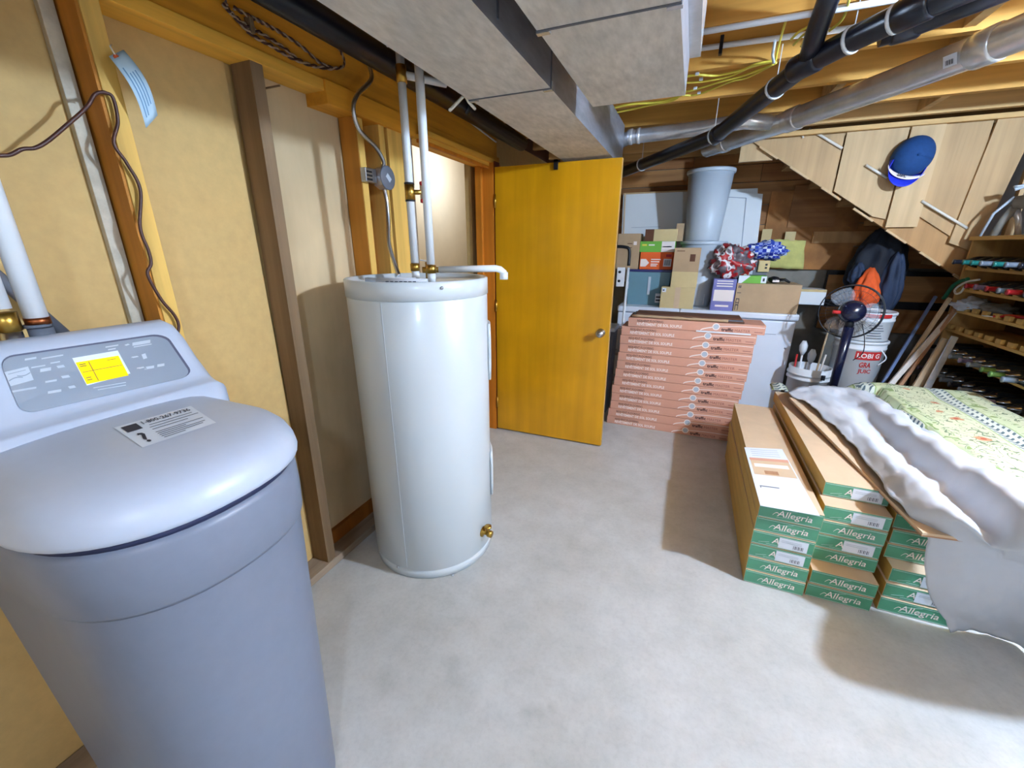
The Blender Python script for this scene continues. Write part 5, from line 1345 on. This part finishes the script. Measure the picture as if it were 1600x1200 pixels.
# ---------------------------------------------------------------- fan, pails, coats under the stairs
fc = ony(1330, 487, 3.70)
fn = thing('pedestal_fan', 'black pedestal fan seen from behind with round wire cage', 'fan', (fc.x - .02, 3.62, 0))
RYm = Matrix.Rotation(PI / 2, 4, 'X')
tiltM = Matrix.Rotation(-.18, 4, 'Z') @ Matrix.Rotation(-.12, 4, 'X')
def FT(v): return fc + tiltM @ Vector(v)
FR = .190
G().lathe([(.13, 0), (.13, .012), (.05, .03), (.02, .05)], (fc.x - .02, 3.62, 0), 28).out('base', 'navy_gloss', fn)
pb2 = Vector((fc.x - .02, 3.62, .04)); pt2 = fc + Vector((-.01, -.07, -.10))
G().tube([pb2, pb2.lerp(pt2, .45)], .014, 14).out('pole', 'navy_gloss', fn)
G().tube([pb2.lerp(pt2, .42), pt2], [.026, .032], 16).out('sleeve', 'navy_gloss', fn)
G().lathe([(0, -.13), (.05, -.125), (.075, -.09), (.082, -.03), (.07, .02), (0, .03)], (0, 0, 0), 24, Matrix.Translation(fc) @ tiltM @ Matrix.Rotation(-PI / 2, 4, 'X')).out('motor_housing', 'navy_gloss', fn)
G().tube([FT((0, -.06, -.02)), FT((0, -.05, -.12))], .028, 12).out('neck', 'black', fn)
G().bar(FT((-.05, -.11, .035)), FT((.04, -.115, .045)), .002, .006, (0, 1, 0)).out('logo_strip', 'silver_print', fn)
G().tube([FT((-.07, -.09, -.01)), FT((-.115, -.10, -.01))], .012, 10).out('oscillation_knob', 'red', fn)
cg = G()
for (r_, y_) in ((FR, .03), (FR * .99, .06)):
    pts_ = [FT((r_ * math.cos(2 * PI * i / 48), y_, r_ * math.sin(2 * PI * i / 48))) for i in range(49)]
    cg.tube(pts_, .0042, 6, caps=False)
for r_, y_ in ((.15, -.01), (.10, -.03)):
    cg.tube([FT((r_ * math.cos(2 * PI * i / 40), y_, r_ * math.sin(2 * PI * i / 40))) for i in range(41)], .0012, 5, caps=False)
cage = cg.out('cage_rings', 'black', fn); cage['kind'] = 'stuff'
cg = G()
for i in range(40):
    a = 2 * PI * i / 40; c_, s_ = math.cos(a), math.sin(a)
    cg.tube([FT((.07 * c_, -.035, .07 * s_)), FT((.14 * c_, -.02, .14 * s_)), FT((FR * c_, .03, FR * s_))], .0008, 4, caps=False)
    cg.tube([FT((.03 * c_, .13, .03 * s_)), FT((.14 * c_, .11, .14 * s_)), FT((FR * c_, .06, FR * s_))], .0008, 4, caps=False)
cage = cg.out('cage_wires', 'cage', fn); cage['kind'] = 'stuff'
for k in range(3):
    rows = []
    for i in range(7):
        r_ = .03 + .145 * i / 6; w2 = .25 + .55 * math.sin(PI * (i + 1) / 8)
        rows.append([FT((r_ * math.cos(2 * PI * k / 3 + (j / 6 - .5) * w2 * 1.5), .06 + .02 * (j / 6 - .5), r_ * math.sin(2 * PI * k / 3 + (j / 6 - .5) * w2 * 1.5))) for j in range(7)])
    G().grid(rows, .0015).out('blade', 'clear', fn)
cw = G().tube([FT((.07, -.06, -.08)), FT((.10, -.08, -.18)), FT((.11, -.08, -.28)), FT((.07, -.06, -.34))], .003, 6, spline=True).out('pull_cord', 'black', fn)

PX0 = ony(1338, 560, 4.02).x
def pail(label, z0, z1, r0, r1, cx, cy):
    t = thing('pail', label, 'pail', (cx, cy, z0))
    G().lathe([(r0 - .005, z0), (r0, z0 + .006), (r1, z1 - .07), (r1 + .004, z1 - .068), (r1 + .004, z1 - .055), (r1, z1 - .053), (r1 + .002, z1 - .02)], (cx, cy, 0), 36).out('body', 'pail', t)
    G().lathe([(r1, z1 - .022), (r1 + .010, z1 - .02), (r1 + .010, z1 - .004), (r1 + .004, z1), (r1 - .006, z1), (r1 - .01, z1 - .02)], (cx, cy, 0), 36).out('rim', 'pail', t)
    return t
def cylprint(t, cx, cy, r, th0, z, fn_, name, m):
    pass
def cyltext(s, m, cx, cy, r, th, z, h, w_, parent, bold=.02):
    src = text_mesh(s, 1.0, 0, bold); me = src.copy(); inv = WM[parent.name].inverted()
    xs_ = [v.co.x for v in me.vertices]; ys_ = [v.co.y for v in me.vertices]; x0, x1, y0, y1 = min(xs_), max(xs_), min(ys_), max(ys_)
    for v in me.vertices:
        a = th + ((v.co.x - x0) / (x1 - x0)) * w_ / r; zz_ = z + (v.co.y - y0) / (y1 - y0) * h
        v.co = inv @ Vector((cx + r * math.cos(a), cy + r * math.sin(a), zz_))
    me.materials.clear(); me.materials.append(M[m]); o = bpy.data.objects.new('lettering', me); COL.objects.link(o); o.parent = parent; WM[o.name] = WM[parent.name].copy()
def cylband(name, m, cx, cy, r, a0, a1, z0, z1, parent):
    return G().grid([[Vector((cx + r * math.cos(a0 + (a1 - a0) * i / 12), cy + r * math.sin(a0 + (a1 - a0) * i / 12), z)) for i in range(13)] for z in (z0, z1)]).out(name, m, parent)
PCY = 4.03; pr = .165
tl = pail('white juice pail with red lettering behind the fan', .0, .80, .145, pr, PX0, PCY)
af = math.atan2(-PCY, -PX0)          # direction facing the room
cylband('label_band', 'red', PX0, PCY, pr + .0015, af - .05, af + 1.02, .660, .725, tl)
cyltext('LOBI G', 'print_w', PX0, PCY, pr + .003, af + .02, .675, .036, .150, tl)
cyltext('GRA', 'red', PX0, PCY, pr + .001, af + .18, .600, .042, .075, tl)
cyltext('JUIC', 'red', PX0, PCY, pr - .0015, af + .18, .545, .042, .085, tl)
G().tube([(PX0 + pr * math.cos(af + .95), PCY + pr * math.sin(af + .95), .74), (PX0 + (pr + .03) * math.cos(af + 1.1), PCY + (pr + .03) * math.sin(af + 1.1), .68), (PX0 + pr * math.cos(af + 1.0), PCY + pr * math.sin(af + 1.0), .62)], .005, 8, spline=True).out('handle', 'pvc', tl)
tu_ = pail('white pail with red top band and grey print stacked on the juice pail', .80, 1.02, .155, pr, PX0, PCY)
cylband('label_band', 'red', PX0, PCY, pr + .013, af - .1, af + .9, .985, 1.012, tu_)
for k in range(6): cylband('print_line', 'grey_dk', PX0, PCY, pr + .004, af + .15, af + .75 - .05 * (k % 3), .83 + k * .019, .835 + k * .019, tu_)
# bucket of sticks
bx = (ony(1229, 582, 3.95).x + ony(1300, 582, 3.95).x) / 2; zb1 = ony(1265, 572, 3.95).z
bk_ = thing('bucket', 'white ribbed bucket holding stirring paddles beside the freezer', 'bucket', (bx, 3.95, 0))
rb1 = .148
G().lathe([(.125, 0), (.13, .006), (rb1 - .008, zb1 - .10), (rb1 + .004, zb1 - .098), (rb1 + .004, zb1 - .085), (rb1 - .005, zb1 - .083), (rb1 - .004, zb1 - .062), (rb1 + .006, zb1 - .06), (rb1 + .006, zb1 - .047), (rb1 - .003, zb1 - .045), (rb1, zb1), (rb1 - .006, zb1), (rb1 - .012, zb1 - .1), (.12, .02), (0, .02)], (bx, 3.95, 0), 36).out('body', 'pail', bk_)
G().box((bx + .05, 3.95 - rb1 - .012, zb1 - .07), (bx + .075, 3.95 - rb1 + .005, zb1 - .03), .003).out('handle_lug', 'black', bk_)
def paddle(label, dx, dy, lean, h, m, blade):
    t = thing('paddle', label, 'paddle', (bx + dx, 3.95 + dy, .03))
    a = Vector((bx + dx, 3.95 + dy, .03)); b2_ = a + Vector((lean, .0, h))
    G().tube([a, b2_], .007, 8).out('shaft', m, t)
    d = (b2_ - a).normalized()
    if blade:
        G().tube([b2_ - d * .02, b2_ + d * .02, b2_ + d * .06, b2_ + d * .10], [.008, .026, .030, .014], 12).out('blade', m, t)
paddle('white stirring paddle standing in the bucket, tallest left one', -.06, -.02, -.02, zb1 + .08, 'pail', True)
paddle('white stirring paddle with broad blade in the middle of the bucket', -.02, -.05, .0, zb1 + .02, 'can', True)
paddle('plain thin rod standing in the bucket', .03, .0, .035, zb1 + .35, 'stick_t', False)
paddle('pale stick leaning right in the bucket', .02, -.02, .06, zb1 + .08, 'stick_w', False)
paddle('dark red stick at the left rim of the bucket', -.09, .0, -.02, zb1 + .06, 'red', False)
# coats hung under the stairs
def coat(label, c, w_, h, d, m, seed, cat='jacket'):
    bm = bmesh.new(); bmesh.ops.create_icosphere(bm, subdivisions=4, radius=1)
    for v in bm.verts:
        n_ = v.co.copy(); t_ = (n_.z + 1) / 2
        ww = w_ * (.62 + .5 * (1 - t_)) ; fold = .16 * math.sin(math.atan2(n_.y, n_.x) * 7 + seed + n_.z * 2) * (1 - t_ * .5)
        k = 1 + fold + .25 * noise.noise(n_ * 2.4 + Vector((seed, 3, 1)))
        v.co = Vector((c[0] + n_.x * ww * k, c[1] + n_.y * d * k, c[2] + n_.z * h * (1 + .12 * noise.noise(n_ * 3 + Vector((seed, 0, 0))))))
    return tag(G().frombm(bm, True).out('jacket', m), label, cat)
p = ony(1372, 412, 4.42); coat('dark navy jacket hanging in shadow under the stairs', (p.x, 4.42, p.z), .20, .30, .12, 'jacket', 1.2)
p = ony(1391, 445, 4.30); coat('grey-blue jacket sleeve hanging beside the orange vest', (p.x, 4.30, p.z), .085, .25, .07, 'jacket2', 4.1)
p = ony(1340, 428, 4.33); coat('small grey-blue cloth hanging left of the orange vest', (p.x, 4.33, p.z), .06, .09, .05, 'jacket2', 6.1, 'cloth')
p = ony(1354, 452, 4.26); coat('crumpled bright orange vest hanging behind the fan', (p.x, 4.26, p.z), .095, .17, .06, 'rag_o', 2.7, 'vest')

# ---------------------------------------------------------------- cap on the stair boards
cpos = ony(1432, 243, 4.02)
cp = thing('baseball_cap', 'blue baseball cap with white front band hung on the stair boards', 'cap', (cpos.x, 4.11, cpos.z))
CM = Matrix.Translation((cpos.x, 4.105, cpos.z)) @ Matrix.Rotation(.30, 4, 'Y')   # lean to the left
rows = []
for j in range(13):
    ph = PI / 2 * j / 12
    rows.append([CM @ Vector((.118 * math.cos(ph) * math.cos(2 * PI * i / 36), -.115 * math.sin(ph) ** .8, .128 * math.cos(ph) * math.sin(2 * PI * i / 36) * (1.08 if math.sin(2 * PI * i / 36) > 0 else .98))) for i in range(37)])
G().grid(rows, .003).out('crown', 'cap', cp)
G().lathe([(0, 0), (.006, .0), (.005, .005), (0, .006)], CM @ Vector((0, -.116, 0)), 10, rot).out('button', 'cap', cp)
rows = []; rows2 = []
for j in range(7):
    s = j / 6
    rows.append([CM @ Vector(((.110 + .006 * s) * math.cos(a_) * (1 - .12 * s * s), -.012 - .075 * s + .03 * math.cos(a_) ** 2 * s, -.045 - (.070) * abs(math.sin(a_)) - .085 * s * abs(math.sin(a_)) ** .6)) for a_ in [PI + PI * i / 20 for i in range(21)]])
G().grid(rows, .003).out('brim', 'brim', cp)
rows = []
for j in range(4):
    s = j / 3
    rows.append([CM @ Vector(((.1205 - .0 * s) * math.cos(a_), -.050 - .012 * s, -.062 - (.058 + .022 * s) * abs(math.sin(a_)) - .004 * s)) for a_ in [PI + .1 * PI + .8 * PI * i / 20 for i in range(21)]])
band = G().grid(rows, .002).out('front_band', 'print_w', cp)
lettering('LNPC', .022, 'ink', CM @ Vector((-.035, -.068, -.134)), CM.to_3x3() @ Vector((1, 0, 0)), CM.to_3x3() @ Vector((0, 0, 1)), band, 0, 1.0, .001)
